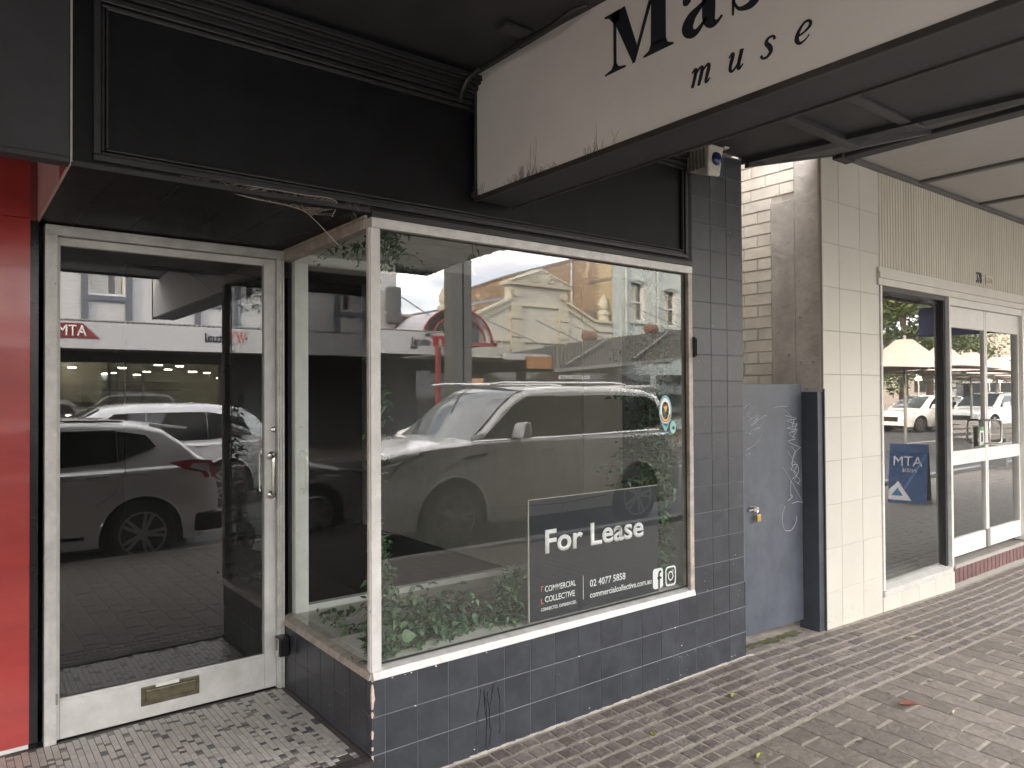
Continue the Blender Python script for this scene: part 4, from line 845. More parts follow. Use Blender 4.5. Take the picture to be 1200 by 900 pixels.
ivy('ivy_strand', 'sparse ivy twig lying on the pale ledge behind the side pane', (.15, .7, .5), [wander((.09, .75, .515), (.30, .62, .53), 5, .012), wander((.10, .70, .515), (.14, .30, .52), 6, .015), wander((.12, .3, .52), (.3, .45, .53), 4, .01)], 85, .9, .014)
ivy('ivy_strand', 'thin ivy strand at the foot of the lease board', (1.4, .05, .5), [wander((1.18, .045-.01, .515), (1.5, .042, .545), 6, .008)], 12, .6, .008, ymin=.0375) if False else None
# ================================================================== VEHICLES
CARW = mat('pearl_white_car_paint', (.78, .78, .75), .18, var=.02, spec=.6, coat=.8); CARS = mat('silver_car_paint', (.68, .69, .69), .22, metal=.1, var=.03, coat=.8)
CARD = mat('steel_blue_car_paint', (.12, .14, .17), .22, metal=.3, var=.03, coat=.8)
CGL = mat('tinted_car_glass', (.012, .014, .015), .04, var=.01, spec=.9); CGF = mat('windscreen_glass', (.05, .065, .07), .04, var=.01, spec=.9)
TYRE = mat('tyre_rubber', (.018, .018, .019), .8, bump=.2); RIM = mat('alloy_rim', (.38, .38, .38), .3, metal=.8); PLAS = mat('black_car_trim', (.018, .018, .019), .5)
TAIL = mat('red_tail_lamp', (.32, .012, .02), .12); LAMP = mat('clear_lamp', (.55, .57, .58), .08, metal=.4)
def interp(P, x):
    if x <= P[0][0]: return P[0][1]
    for (a, b_), (c, d) in zip(P, P[1:]):
        if x <= c: t = (x-a)/(c-a); return b_+(d-b_)*t
    return P[-1][1]
def car(name, label, paint, L_, W_, wheels, rt, low, hood, roof, belt, x_ws, x_rr, wins, loc, rz=0, group='vehicles in the street', tw=.77, detail=None, rim=.6):
    t = thing(name, label, 'car' if 'ute' not in label else 'ute', loc, rz, group, world=False)
    arch = rt+.075; xs = {0, .03, .09, .2, .35, L_-.03, L_-.1, L_-.22, L_-.4, L_}
    for w0 in wheels: xs |= {round(w0+arch*math.cos(R(a)), 4) for a in range(0, 181, 15)}; xs |= {round(w0-arch-.001, 4), round(w0+arch+.001, 4)}
    x = .4
    while x < L_-.4: xs.add(round(x, 3)); x += .18
    xs = sorted(x for x in xs if 0 <= x <= L_); hw = W_/2
    def plan(x): return hw*interp([(0, .80), (.09, .88), (.3, .95), (.8, .99), (1.4, 1.0), (L_-1.3, 1.0), (L_-.4, .97), (L_-.1, .92), (L_, .86)], x)
    def sill(x):
        z = interp([(0, low+.06), (.15, low), (L_-.2, low), (L_, low+.1)], x)
        for w0 in wheels:
            if abs(x-w0) < arch: z = max(z, rt+math.sqrt(max(0, arch*arch-(x-w0)**2)))
        return z
    def fz(z): return interp([(low, .955), (low+.25, .985), (low+.45, 1.0), (belt-.05, .985), (belt+.1, .95), (belt+.4, .90)], z)
    rows = []
    for x in xs:
        P_ = plan(x); zb = sill(x); zs = min(interp(hood, x)-.05, belt); zs = max(zs, zb+.03); zt = interp(hood, x); r_ = []
        for k in (0, .2, .4, .6, .8, 1): z = zb+(zs-zb)*k; r_.append((P_*fz(z), z))
        r_ += [(P_*.955, zs+(zt-zs)*.45), (P_*.90, zs+(zt-zs)*.8), (P_*.80, zt), (P_*.4, zt+.018), (0, zt+.025)]; rows.append(r_)
    b = MB(); n = len(rows[0]); vs = []
    for x, r_ in zip(xs, rows): vs += [(x, -y, z) for y, z in r_]+[(x, y, z) for y, z in r_[-2::-1]]
    k = 2*n-1; b.add(vs, [(i*k+j, i*k+j+1, (i+1)*k+j+1, (i+1)*k+j) for i in range(len(xs)-1) for j in range(k-1)]+[tuple(range(k)), tuple(range((len(xs)-1)*k, len(xs)*k))])
    body = b.build('body', paint, t, smooth=38)
    # greenhouse
    gx = sorted({x_ws, x_ws+.25, x_ws+.5, x_ws+.75, x_rr}|{x for x, z in roof if x_ws <= x <= x_rr}|{round(x_ws+.9+.3*i, 2) for i in range(12) if x_ws+.9+.3*i < x_rr-.05})
    def wb(x): return plan(x)*.925
    def wt(x): return plan(min(max(x, .8), L_-.6))*tw
    def zr(x): return interp(roof, x)
    b = MB(); vs = []
    for x in gx:
        z1 = zr(x); zb_ = belt+.0; zside = max(zb_+.01, z1-.07); f = min(1, max(0, (zside-zb_)/(max(z for _, z in roof)-.07-zb_)))
        y1 = wb(x)+(wt(x)-wb(x))*f; sec = [(wb(x), zb_-.03), (y1, zside), (y1-.035, zside+.045), (y1-.11, z1), (y1*.4, z1+.02), (0, z1+.025)]
        vs += [(x, -y, z) for y, z in sec]+[(x, y, z) for y, z in sec[-2::-1]]
    k = 11; b.add(vs, [(i*k+j, i*k+j+1, (i+1)*k+j+1, (i+1)*k+j) for i in range(len(gx)-1) for j in range(k-1)]+[tuple(range(k)), tuple(range((len(gx)-1)*k, len(gx)*k))])
    b.build('roof', paint, t, smooth=40)
    zmax = max(z for _, z in roof)-.07
    def side(x, z, off=.006): f = (z-belt)/(zmax-belt); return wb(x)+(wt(x)-wb(x))*min(1, max(0, f))+off
    for s_ in (-1, 1):
        for W in wins:
            b = MB(); P = W; m_ = len(P); b.add([(x, s_*side(x, z), z) for x, z in P]+[(x, s_*(side(x, z)-.02), z) for x, z in P], [tuple(range(m_))]+[(i, (i+1) % m_, (i+1) % m_+m_, i+m_) for i in range(m_)]); b.build('side_window', CGL, t)
    # windscreen and rear glass
    xw1 = next(x for x in gx if zr(x) > max(z for _, z in roof)-.06)
    b = MB(); vs = []; m_ = 6
    for i in range(m_+1):
        x = x_ws+.03+(xw1-x_ws-.06)*i/m_; z = zr(x); f = min(1, (z-.07-belt)/(zmax-belt)); y1 = (wb(x)+(wt(x)-wb(x))*max(0, f))-.10
        for q in (-1, -.4, 0, .4, 1): vs.append((x-.012, q*y1, z+.012+(.022 if abs(q) < .9 else .004)))
    b.add(vs, [(i*5+j, i*5+j+1, i*5+j+6, i*5+j+5) for i in range(m_) for j in range(4)]); b.build('windscreen', CGF, t, smooth=60)
    # wheels
    for w0 in wheels:
        for s_ in (-1, 1):
            yo = s_*(hw*.985); b = MB(); b.lathe([(rt*.62, -s_*.22), (rt*.93, -s_*.21), (rt, -s_*.17), (rt, -s_*.04), (rt*.93, 0), (rt*.7, .0+s_*.0)], (w0, yo, rt), 'y', 28); wh = b.build('wheel', TYRE, t, smooth=35)
            b = MB(); b.lathe([(rt*.70, -s_*.03), (rt*.70, s_*.004), (rt*.64, s_*.006), (rt*.62, -s_*.05), (.02, -s_*.06)], (w0, yo, rt), 'y', 28)
            for q in range(10):
                a = R(q//2*72+(10 if q % 2 else -10)); c_, d_ = math.cos(a), math.sin(a); wd = .020
                b.hexa([(w0+c_*.05-d_*wd, yo-s_*.03, rt+d_*.05+c_*wd), (w0+c_*.05+d_*wd, yo-s_*.03, rt+d_*.05-c_*wd), (w0+c_*rt*.66+d_*wd*.8, yo-s_*.03, rt+d_*rt*.66-c_*wd*.8), (w0+c_*rt*.66-d_*wd*.8, yo-s_*.03, rt+d_*rt*.66+c_*wd*.8)],
                       [(w0+c_*.05-d_*wd, yo+s_*.004, rt+d_*.05+c_*wd), (w0+c_*.05+d_*wd, yo+s_*.004, rt+d_*.05-c_*wd), (w0+c_*rt*.66+d_*wd*.8, yo+s_*.007, rt+d_*rt*.66-c_*wd*.8), (w0+c_*rt*.66-d_*wd*.8, yo+s_*.007, rt+d_*rt*.66+c_*wd*.8)])
            b.lathe([(.06, 0), (.055, s_*.012)], (w0, yo, rt), 'y', 14); b.build('rim', RIM, wh, smooth=40)
    b = MB()
    for w0 in wheels: b.box(w0-arch-.02, -hw+.16, low-.02, w0+arch+.02, hw-.16, rt+arch)
    b.box(.35, -hw*.86, low-.06, L_-.35, hw*.86, low+.25); b.build('underbody', PLAS, t)
    b = MB()
    for w0 in wheels:
        for s_ in (-1, 1):
            P = [(w0+(arch+.0)*math.cos(R(a)), rt+arch*math.sin(R(a))) for a in range(4, 177, 8)]
            b.tube([(x, s_*(plan(x)*fz(z)+.001), z) for x, z in P], .012, 5)
    b.build('arch_lips', paint, t)
    # mirrors, handles, door seams
    b = MB(); mxx = x_ws+.62
    for s_ in (-1, 1):
        y0 = s_*(hw*.93); b.hexa([(mxx-.05, y0, belt+.02), (mxx+.12, y0, belt+.02), (mxx+.12, y0+s_*.26, belt+.03), (mxx-.05, y0+s_*.26, belt+.03)], [(mxx-.02, y0+s_*.05, belt+.21), (mxx+.11, y0+s_*.05, belt+.21), (mxx+.10, y0+s_*.25, belt+.235), (mxx+.01, y0+s_*.25, belt+.235)])
    b.build('mirror', paint, t, bevel=.03)
    detail and detail(t, plan, fz, side)
    return t
def seam(t, pts, plan, fz, r=.004, m=PLAS, name='door_seam'):
    for s_ in (-1, 1): MB().tube([(x, s_*(plan(x)*fz(z)+.0005), z) for x, z in pts], r, 4).build(name, m, t)
def handles(t, pts, plan, fz, m):
    for x, z in pts:
        for s_ in (-1, 1):
            y = s_*(plan(x)*fz(z)+.004); MB().hexa([(x-.11, y-s_*.02, z-.016), (x+.11, y-s_*.02, z-.010), (x+.11, y+s_*.018, z-.010), (x-.11, y+s_*.012, z-.014)], [(x-.11, y-s_*.02, z+.012), (x+.11, y-s_*.02, z+.018), (x+.10, y+s_*.018, z+.016), (x-.10, y+s_*.012, z+.010)]).build('door_handle', m, t, bevel=.006)
CR = mat('bright_car_trim', (.7, .7, .7), .15, metal=.9)
def d_big(t, plan, fz, side):
    seam(t, [(1.62, 1.22), (1.60, .9), (1.56, .50), (1.60, .34)], plan, fz); seam(t, [(2.72, 1.26), (2.72, .8), (2.70, .34)], plan, fz); seam(t, [(3.72, 1.26), (3.66, .95), (3.45, .75)], plan, fz); seam(t, [(1.56, .46), (2.7, .42), (3.5, .46)], plan, fz, .006)
    seam(t, [(1.30, 1.28), (2.7, 1.285), (4.6, 1.31)], plan, fz, .011, CR, 'belt_trim')
    handles(t, [(2.42, 1.13), (3.46, 1.15)], plan, fz, CR)
    for s_ in (-1, 1):
        b = MB(); P = [(.03, 1.05), (.10, 1.125), (.55, 1.18), (.64, 1.16), (.34, 1.06), (.22, .93), (.05, .90)]; b.add([(x, s_*(plan(x)*fz(z)+.007), z) for x, z in P], [tuple(range(7))]); b.build('headlight', PLAS, t)
        b = MB(); b.tube([(.06, s_*(plan(.06)*fz(1.0)+.014), 1.02), (.32, s_*(plan(.28)*fz(1.0)+.014), 1.07)], .018, 5); b.tube([(.06, s_*(plan(.06)*fz(1.0)+.014), .95), (.22, s_*(plan(.2)*fz(1.0)+.014), .98)], .018, 5); b.tube([(.10, s_*(plan(.1)*fz(1.0)+.014), 1.115), (.55, s_*(plan(.5)*fz(1.0)+.014), 1.165)], .014, 5); b.build('headlight_bar', WHITE, t)  # bars in white paint, the shine of chrome put into their colour
        b = MB(); P = [(1.12, 1.085), (1.18, 1.115), (1.50, 1.135), (1.46, 1.09), (1.2, 1.075)]; b.add([(x, s_*(plan(x)*fz(z)+.006), z) for x, z in P], [tuple(range(5))]); b.build('fender_vent', PLAS, t); MB().tube([(x, s_*(plan(x)*fz(z)+.012), z) for x, z in ((1.13, 1.095), (1.22, 1.12), (1.50, 1.14))], .007, 5).build('vent_trim', CR, t)
        b = MB(); b.tube([(1.75, s_*.70, 1.965), (1.95, s_*.70, 1.985), (3.9, s_*.70, 1.99), (4.15, s_*.70, 1.96)], .017, 6); b.build('roof_rail', CR, t)
        b = MB(); P = [(L0-.02, .95), (L0-.02, 1.32), (L0-.22, 1.34), (L0-.42, 1.24), (L0-.30, .97)]; b.add([(x, s_*(plan(x)*fz(z)+.007), z) for x, z in P], [tuple(range(5))]); b.build('tail_lamp', TAIL, t)
    b = MB(); b.box(-.02, -.52, .58, .02, .52, 1.0); g_ = b.build('grille', PLAS, t, bevel=.02); b = MB(); b.tube([(-.03, -.56, .98), (-.035, -.44, .62), (-.035, .44, .62), (-.03, .56, .98)], .025, 6); b.tube([(-.03, -.7, .95), (-.03, -.62, .7)], .02, 5); b.build('grille_surround', CR, t)
    b = MB(); b.box(-.03, -.80, .36, .05, .80, .52); b.build('bumper_intake', PLAS, t, bevel=.02)
    b = MB(); b.hexa([(L0-.42, -.66, 1.93), (L0-.12, -.64, 1.86), (L0-.12, .64, 1.86), (L0-.42, .66, 1.93)], [(L0-.42, -.66, 1.965), (L0-.12, -.64, 1.885), (L0-.12, .64, 1.885), (L0-.42, .66, 1.965)]); b.build('spoiler', CARW, t, bevel=.01)
    for x, z in ((3.02, 1.44), (3.3, 1.42)): pass
L0 = 5.15
car('parked_suv', 'large pearl white four wheel drive parked at the kerb, seen in the display window glass', CARW, L0, 1.99, [1.02, 4.10], .405, .30,
    [(0, 1.02), (.06, 1.13), (.25, 1.21), (.8, 1.265), (1.35, 1.29), (1.5, 1.29), (4.9, 1.28), (5.08, 1.2), (5.15, 1.1)],
    [(1.30, 1.25), (1.55, 1.43), (1.85, 1.68), (2.10, 1.84), (2.35, 1.905), (2.9, 1.93), (3.9, 1.93), (4.5, 1.89), (4.75, 1.82), (4.93, 1.55), (5.06, 1.27)], 1.27, 1.30, 5.06,
    [[(1.46, 1.30), (2.695, 1.30), (2.695, 1.82), (2.22, 1.81), (2.0, 1.70), (1.78, 1.53)], [(2.705, 1.30), (3.695, 1.31), (3.695, 1.82), (2.705, 1.81)], [(3.705, 1.31), (4.60, 1.36), (4.78, 1.46), (4.66, 1.72), (4.50, 1.79), (3.705, 1.82)]],
    (2.32, -5.44, ROADZ+.012), 0, 'vehicles parked along the near kerb', .80, d_big)
def d_hatch(t, plan, fz, side):
    seam(t, [(1.42, .98), (1.38, .7), (1.34, .42)], plan, fz); seam(t, [(2.42, 1.02), (2.40, .6), (2.38, .34)], plan, fz); seam(t, [(3.40, 1.06), (3.28, .8), (3.1, .68)], plan, fz); seam(t, [(1.4, .38), (3.0, .36)], plan, fz, .02)
    handles(t, [(2.16, .96), (3.12, .99)], plan, fz, CR)
    for s_ in (-1, 1):
        b = MB(); P = [(3.83, 1.10), (4.06, 1.12), (4.30, 1.10), (4.36, .98), (4.35, .90), (4.22, .90), (4.18, .97), (3.98, 1.02)]; b.add([(x, s_*(plan(x)*fz(z)+.010), z) for x, z in P], [tuple(range(8))]); b.build('tail_lamp', TAIL, t)
        b = MB(); P = [(4.08, 1.075), (4.26, 1.07), (4.28, .96), (4.20, .985), (4.05, 1.03)]; b.add([(x, s_*(plan(x)*fz(z)+.015), z) for x, z in P], [tuple(range(5))]); b.build('lamp_lens', LAMP, t)
        b = MB(); P = [(.08, .72), (.15, .82), (.6, .90), (.62, .84), (.2, .70)]; b.add([(x, s_*(plan(x)*fz(z)+.010), z) for x, z in P], [tuple(range(5))]); b.build('headlight', LAMP, t)
        b = MB(); b.tube([(1.9, s_*.60, 1.555), (2.6, s_*.60, 1.585), (3.4, s_*.60, 1.56)], .012, 5); b.build('roof_rail', PLAS, t)
    b = MB(); seam(t, [(3.35, 1.0), (3.62, .98)], plan, fz, .003)
    b = MB(); b.hexa([(3.68, -.56, 1.50), (4.10, -.54, 1.455), (4.10, .54, 1.455), (3.68, .56, 1.50)], [(3.68, -.56, 1.54), (4.10, -.54, 1.475), (4.10, .54, 1.475), (3.68, .56, 1.54)]); b.build('spoiler', CARS, t, bevel=.01)
    b = MB(); b.box(4.1, -.86, .30, 4.42, .86, .52); b.build('rear_bumper', PLAS, t, bevel=.04)
    b = MB(); b.box(3.95, -.62, 1.12, 4.26, .62, 1.38) if False else None
car('parked_hatchback', 'silver hatchback SUV parked at the kerb, its tail seen in the glass of the door', CARS, 4.38, 1.82, [.92, 3.56], .345, .24,
    [(0, .62), (.06, .74), (.25, .84), (.7, .95), (1.15, 1.03), (1.4, 1.05), (4.1, 1.08), (4.25, 1.05), (4.34, .95), (4.38, .8)],
    [(1.0, 1.04), (1.3, 1.24), (1.6, 1.42), (1.85, 1.52), (2.2, 1.565), (3.0, 1.57), (3.55, 1.53), (3.8, 1.47), (4.0, 1.32), (4.15, 1.18), (4.25, 1.08)], 1.05, 1.0, 4.25,
    [[(1.42, 1.06), (2.395, 1.08), (2.395, 1.46), (2.0, 1.45), (1.72, 1.32)], [(2.405, 1.08), (3.325, 1.13), (3.325, 1.47), (2.405, 1.47)], [(3.335, 1.13), (3.72, 1.28), (3.62, 1.41), (3.335, 1.46)]],
    (-3.2, -5.04, ROADZ+.012), 0, 'vehicles parked along the near kerb', .76, d_hatch)
def d_wag(t, plan, fz, side):
    seam(t, [(1.45, 1.0), (1.42, .5)], plan, fz); seam(t, [(2.5, 1.05), (2.5, .4)], plan, fz); handles(t, [(2.25, .98), (3.25, 1.0)], plan, fz, CR)
    for s_ in (-1, 1):
        b = MB(); P = [(4.15, 1.05), (4.5, 1.06), (4.55, .85), (4.3, .85)]; b.add([(x, s_*(plan(x)*fz(z)+.010), z) for x, z in P], [tuple(range(4))]); b.build('tail_lamp', TAIL, t)
        b = MB(); P = [(.05, .76), (.12, .86), (.62, .95), (.66, .86), (.2, .72)]; b.add([(x, s_*(plan(x)*fz(z)+.010), z) for x, z in P], [tuple(range(5))]); b.build('headlight', LAMP, t)
    MB().box(-.01, -.5, .5, .03, .5, .72).build('grille', PLAS, t, bevel=.02)
WAG = dict(L_=4.6, W_=1.86, wheels=[.95, 3.66], rt=.36, low=.27, hood=[(0, .68), (.06, .8), (.3, .92), (.8, 1.0), (1.2, 1.05), (4.3, 1.08), (4.5, 1.0), (4.6, .8)],
    roof=[(1.05, 1.05), (1.35, 1.26), (1.65, 1.48), (1.9, 1.61), (2.3, 1.66), (3.4, 1.66), (3.95, 1.61), (4.2, 1.45), (4.45, 1.1)], belt=1.06, x_ws=1.05, x_rr=4.45,
    wins=[[(1.5, 1.08), (2.475, 1.09), (2.475, 1.54), (2.05, 1.53), (1.8, 1.37)], [(2.485, 1.09), (3.375, 1.10), (3.375, 1.54), (2.485, 1.54)], [(3.385, 1.10), (4.08, 1.16), (3.95, 1.44), (3.385, 1.54)]])
car('passing_wagon', 'silver blue SUV out in the road behind the hatchback, seen in the door glass', mat('silver_blue_car_paint', (.5, .53, .56), .2, metal=.3, var=.02, coat=.8), loc=(-1.35, -8.6, ROADZ+.05), detail=d_wag, group='vehicles seen out in the road', **WAG)
car('parked_wagon', 'white wagon parked beyond the umbrellas, seen in the left pane of the cream shop', CARW, loc=(32.5, -13.3, ROADZ), rz=.25, detail=d_wag, group='vehicles parked across the road', **WAG)
car('parked_ute', 'white ute facing the umbrellas, seen in the glass of the left door leaf', CARW, loc=(33.2, -10.6, ROADZ+.1), rz=.15, detail=d_wag, group='vehicles parked across the road', tw=.78, **{**WAG, 'L_': 4.6})
car('parked_wagon', 'dark wagon parked far along the road beyond the white ute', CARD, loc=(41.5, -9.6, ROADZ+.06), rz=.1, detail=d_wag, group='vehicles parked across the road', **WAG)
# ================================================================== FAR SIDE OF THE STREET (seen in the glass)
FX, FY = (-1, 0, 0), (0, 0, 1)       # lettering faces +Y
def ftext(n, s, m, p, x, y, z, size, bold=0, sx=1): return text(n, s, m, p, (x, y, z), FX, FY, size, bold=bold, depth=.02, sx=sx)
PALE = mat('pale_grey_render', (.55, .56, .57), .8, var=.06, scale=1.5, bump=.2); DTRIM = mat('blue_grey_trim', (.13, .15, .18), .6); AWF = mat('white_awning_fascia', (.52, .54, .56), .5, var=.04)
PAMB = mat('window_pane_sky', (.03, .035, .04), .05, spec=.9)
CURT = mat('pale_curtain', (.55, .55, .52), .8)
at_ = thing('bank_building', 'pale rendered two storey bank building with white awning across the street', 'building', (3, -19.5, -.1))
def wall_open(b, x0, x1, z0, z1, y0, y1, ops):   # wall with rectangular openings (sorted by x)
    x = x0
    for (a, c, d, e) in ops:
        b.box(x, y0, z0, a, y1, z1); b.box(a, y0, z0, c, y1, d); b.box(a, y0, e, c, y1, z1); x = c
    b.box(x, y0, z0, x1, y1, z1)
wins = [(-14+3.4*i, -13.0+3.4*i, 4.5, 6.3) for i in range(4)]+[(-.9, .1, 4.5, 6.3), (1.93, 2.9, 4.5, 6.3), (5.0, 5.97, 4.5, 6.3), (8.0, 8.97, 4.5, 6.3)]
b = MB(); wall_open(b, -26, 10.85, 3.0, 9.0, -19.9, -19.5, wins); b.box(-26, -30, -.1, -25.8, -19.9, 9); b.box(10.6, -30, -.1, 10.85, -19.9, 9.0); b.box(-26, -30, 8.8, 10.85, -19.9, 9.0); b.box(-26, -19.5, 8.3, 10.85, -19.3, 8.5)
b.build('wall', PALE, at_)
for a, c, d, e in wins:
    b = MB(); b.box(a-.17, -19.49, d-1.0, a-.001, -19.42, e+.1); b.box(c+.001, -19.49, d-1.0, c+.17, -19.42, e+.1); b.box(a, -19.49, d-.15, c, -19.42, d-.001); b.box(a-.17, -19.49, e+.1, c+.17, -19.42, e+.25)
    f = b.build('window', DTRIM, at_); bx('pane', PAMB, f, a, -19.75, d, c, -19.72, e)
    b = MB(); b.box(a, -19.70, d, a+.06, -19.6, e); b.box(c-.06, -19.70, d, c, -19.6, e); b.box(a+.06, -19.70, d, c-.06, -19.6, d+.08); b.box(a+.06, -19.70, d+.9, c-.06, -19.62, d+.96); b.build('sash', WHITE, f)
    b = MB(); b.box(a+.08, -19.712, d+.1, a+.55, -19.702, e-.05); b.box(c-.25, -19.712, d+.1, c-.08, -19.702, e-.05); b.build('curtain', CURT, f)
aw_ = MB(); aw_.box(-26, -16.05, 2.82, 10.75, -16.0, 3.42); aw_.box(-26, -16.08, 2.76, 10.75, -15.98, 2.815); aw_.box(10.70, -19.5, 2.82, 10.75, -16.05, 3.42)
aw_ = aw_.build('awning_fascia', AWF, at_); bx('awning_soffit', mat('grey_far_soffit', (.2, .2, .2), .7), at_, -26, -19.5, 2.85, 10.699, -16.051, 2.90)
b = MB()
for i in range(300): b.add([(-26+i*.1225, -16.1, 3.43), (-26+i*.1225+.06, -16.1, 3.475), (-26+i*.1225+.1225, -16.1, 3.43), (-26+i*.1225, -19.5, 3.75), (-26+i*.1225+.06, -19.5, 3.795), (-26+i*.1225+.1225, -19.5, 3.75)], [(0, 1, 4, 3), (1, 2, 5, 4)])
b.box(-26, -16.12, 3.36, 10.76, -16.06, 3.425); o = b.build('awning_roof', mat('grey_corrugated_roof', (.20, .21, .22), .5), at_)
# ATM sign: red parallelogram with white letters
b = MB(); b.prism([(-1.72, 2.99), (.35, 2.99), (.35, 3.38), (-1.34, 3.38)], (0, -15.975, 0), (-1, 0, 0), (0, 0, 1), (0, 1, 0), .02)
P = [(1.34, 3.37), (-.5, 3.37), (-.9, 3.01), (1.70, 3.01)]
b = MB(); b.prism([(x, z) for x, z in P], (0, -15.998, 0), (1, 0, 0), (0, 0, 1), (0, 1, 0), .02); sgn = b.build('machine_sign', REDP, at_)
ftext('sign_letters', 'ATM', WTXT, sgn, 1.42, -15.978, 3.06, .38, bold=0, sx=.80)
b = MB()     # red zigzag of the bank's logo, then its name
for k in range(4):
    for q in (0, .09): x = 10.66-k*.15-q; b.prism([(x, 3.33), (x-.035, 3.33), (x-.035-.10*(1 if k % 2 == 0 else -1), 3.03), (x-.10*(1 if k % 2 == 0 else -1), 3.03)], (0, -15.998, 0), (1, 0, 0), (0, 0, 1), (0, 1, 0), .02)
bk = b.build('bank_logo', mat('bright_red_print', (.6, .03, .04), .5), at_); ftext('bank_letters', 'utual', INK, at_, 10.02, -15.998, 3.03, .34, bold=0, sx=.92); ftext('bank_letters', 'The', INK, at_, 10.05, -15.998, 3.31, .12); ftext('bank_letters', 'Bank', INK, at_, 9.6, -15.998, 2.93, .12)
b = MB()
for k in range(3):
    for q in (0, .1): x = 5.3-k*.16-q; b.prism([(x, 3.33), (x-.035, 3.33), (x-.035-.10*(1 if k % 2 == 0 else -1), 3.03), (x-.10*(1 if k % 2 == 0 else -1), 3.03)], (0, -15.998, 0), (1, 0, 0), (0, 0, 1), (0, 1, 0), .02)
b.build('bank_logo', mat('bright_red_print', (.6, .03, .04), .5), at_); ftext('bank_letters', 'utual', INK, at_, 4.8, -15.998, 3.03, .34, bold=.01, sx=.92)
# ground floor
GF = mat('grey_far_shopfront', (.10, .105, .11), .7); CRW = mat('cream_partition', (.40, .39, .33), .8, var=.04)
b = MB(); b.box(-26, -19.4, -.1, .85, -19.1, 2.85); b.box(.85, -19.4, 2.55, 10.85, -19.1, 2.85); b.box(5.5, -19.4, -.1, 10.85, -19.1, 2.55); b.box(.85, -19.4, -.1, 5.5, -19.1, .5); b.build('shopfront', GF, at_)
bx('partition', CRW, at_, .9, -20.6, .5, 2.42, -20.45, 2.78); bx('machine', mat('dark_red_machine', (.06, .015, .018), .3), at_, 1.25, -19.9, .3, 2.1, -19.5, 1.42)
b = MB(); b.box(1.38, -19.495, 1.02, 1.52, -19.48, 1.07); b.box(1.78, -19.495, 1.02, 1.92, -19.48, 1.07); b.build('machine_lights', mat('machine_light', (.9, .9, .8), emit=((1, .95, .85), 3.0)), at_)
b = MB(); b.box(.85, -24.6, -.1, 10.8, -24.5, 2.85); b.box(.85, -24.5, -.1, .9, -19.4, 2.85); b.box(10.7, -24.5, -.1, 10.75, -19.4, 2.85); b.build('interior_wall', CRW, at_); bx('interior_ceiling', WHITE, at_, .9, -24.5, 2.78, 10.7, -19.4, 2.84)
b = MB(); b.box(2.45, -24.3, .9, 5.5, -24.0, 1.0); b.box(2.45, -24.3, 1.35, 5.5, -24.0, 1.42); b.box(2.45, -24.3, 1.75, 5.5, -24.0, 1.82); b.box(2.45, -24.3, 2.05, 5.5, -24.0, 2.09); b.box(2.7, -23.3, 2.1, 3.1, -23.25, 2.35); b.box(3.4, -24.1, .5, 3.46, -23.9, 2.7); b.box(2.43, -19.45, .5, 2.50, -19.38, 2.55); b.box(4.2, -24.1, .5, 4.3, -23.9, 2.4); b.build('shelves', DTRIM, at_)
b = MB()
for i in range(13): x = 2.6+i*.22; b.box(x, -24.2, 1.0, x+.14, -24.05, 1.0+random.uniform(.15, .3))
b.build('shelf_goods', mat('dark_goods', (.2, .1, .1), .6, rnd=.3), at_)
b = MB()
for x in (1.6, 2.9, 3.9, 4.9, 6.2): 
    for y in (-20.0, -21.6, -23.2): z = random.uniform(2.15, 2.6); b.box(x-.10, y-.08, z, x+.10, y+.08, z+.03)
b.build('ceiling_lights', mat('warm_ceiling_light', (1, 1, 1), emit=((1, .88, .68), 16.0)), at_)
pane('shop_glass', GLR, at_, [(.86, -19.2, .5), (5.5, -19.2, .5), (5.5, -19.2, 2.55), (.86, -19.2, 2.55)])
ps = thing('projecting_sign', 'dark projecting sign box on the pale bank building above its awning', 'sign', (10.7, -19.2, 4.5))
bx('sign_box', GF, ps, 10.35, -19.4, 3.95, 10.84, -19.1, 5.2, bevel=.08); MB().tube([(10.8, -19.2, 4.9), (11.3, -17.0, 3.7)], .02, 6).build('stay_rod', DTRIM, ps)
# red ribbed arcade canopy
rc = thing('arched_canopy', 'red ribbed barrel canopy over the arcade entrance beside the bank', 'canopy', (10.4, -17.5, 0))
for j, y in enumerate((-17.3, -19.4)):
    P = [(11.9+1.35*math.cos(R(a)), y, 3.3+1.07*math.sin(R(a))) for a in range(0, 181, 12)]; MB().tube(P, .04, 6).build('rib', REDP, rc)
P = [(11.9+1.02*math.cos(R(a)), -17.25, 3.3+.82*math.sin(R(a))) for a in range(0, 181, 12)]; MB().tube(P, .04, 6).build('rib', REDP, rc)
b = MB(); b.tube([(13.28, -17.2, 3.25), (13.28, -19.4, 3.25)], .06, 6); b.tube([(10.55, -17.2, 3.25), (10.55, -19.4, 3.25)], .04, 6); b.box(12.3, -17.34, 3.16, 13.4, -17.2, 3.28); b.build('edge_rail', REDP, rc)
b = MB(); P = [(11.9+1.33*math.cos(R(a)), 3.3+1.05*math.sin(R(a))) for a in range(0, 181, 12)]
b.add([(x, -17.35, z) for x, z in P]+[(x, -19.4, z) for x, z in P], [(i, i+1, i+1+len(P), i+len(P)) for i in range(len(P)-1)]); b.build('canopy_sheet', mat('milky_polycarbonate', (.50, .53, .60), .4), rc)
for x in (10.28,): MB().tube([(x, -15.95, -.12), (x, -15.95, 3.0)], .09, 8).build('pillar', REDP, rc)
py = thing('twin_column', 'tall dark grey twin steel column standing before the arcade', 'column', (11, -15, -.12))
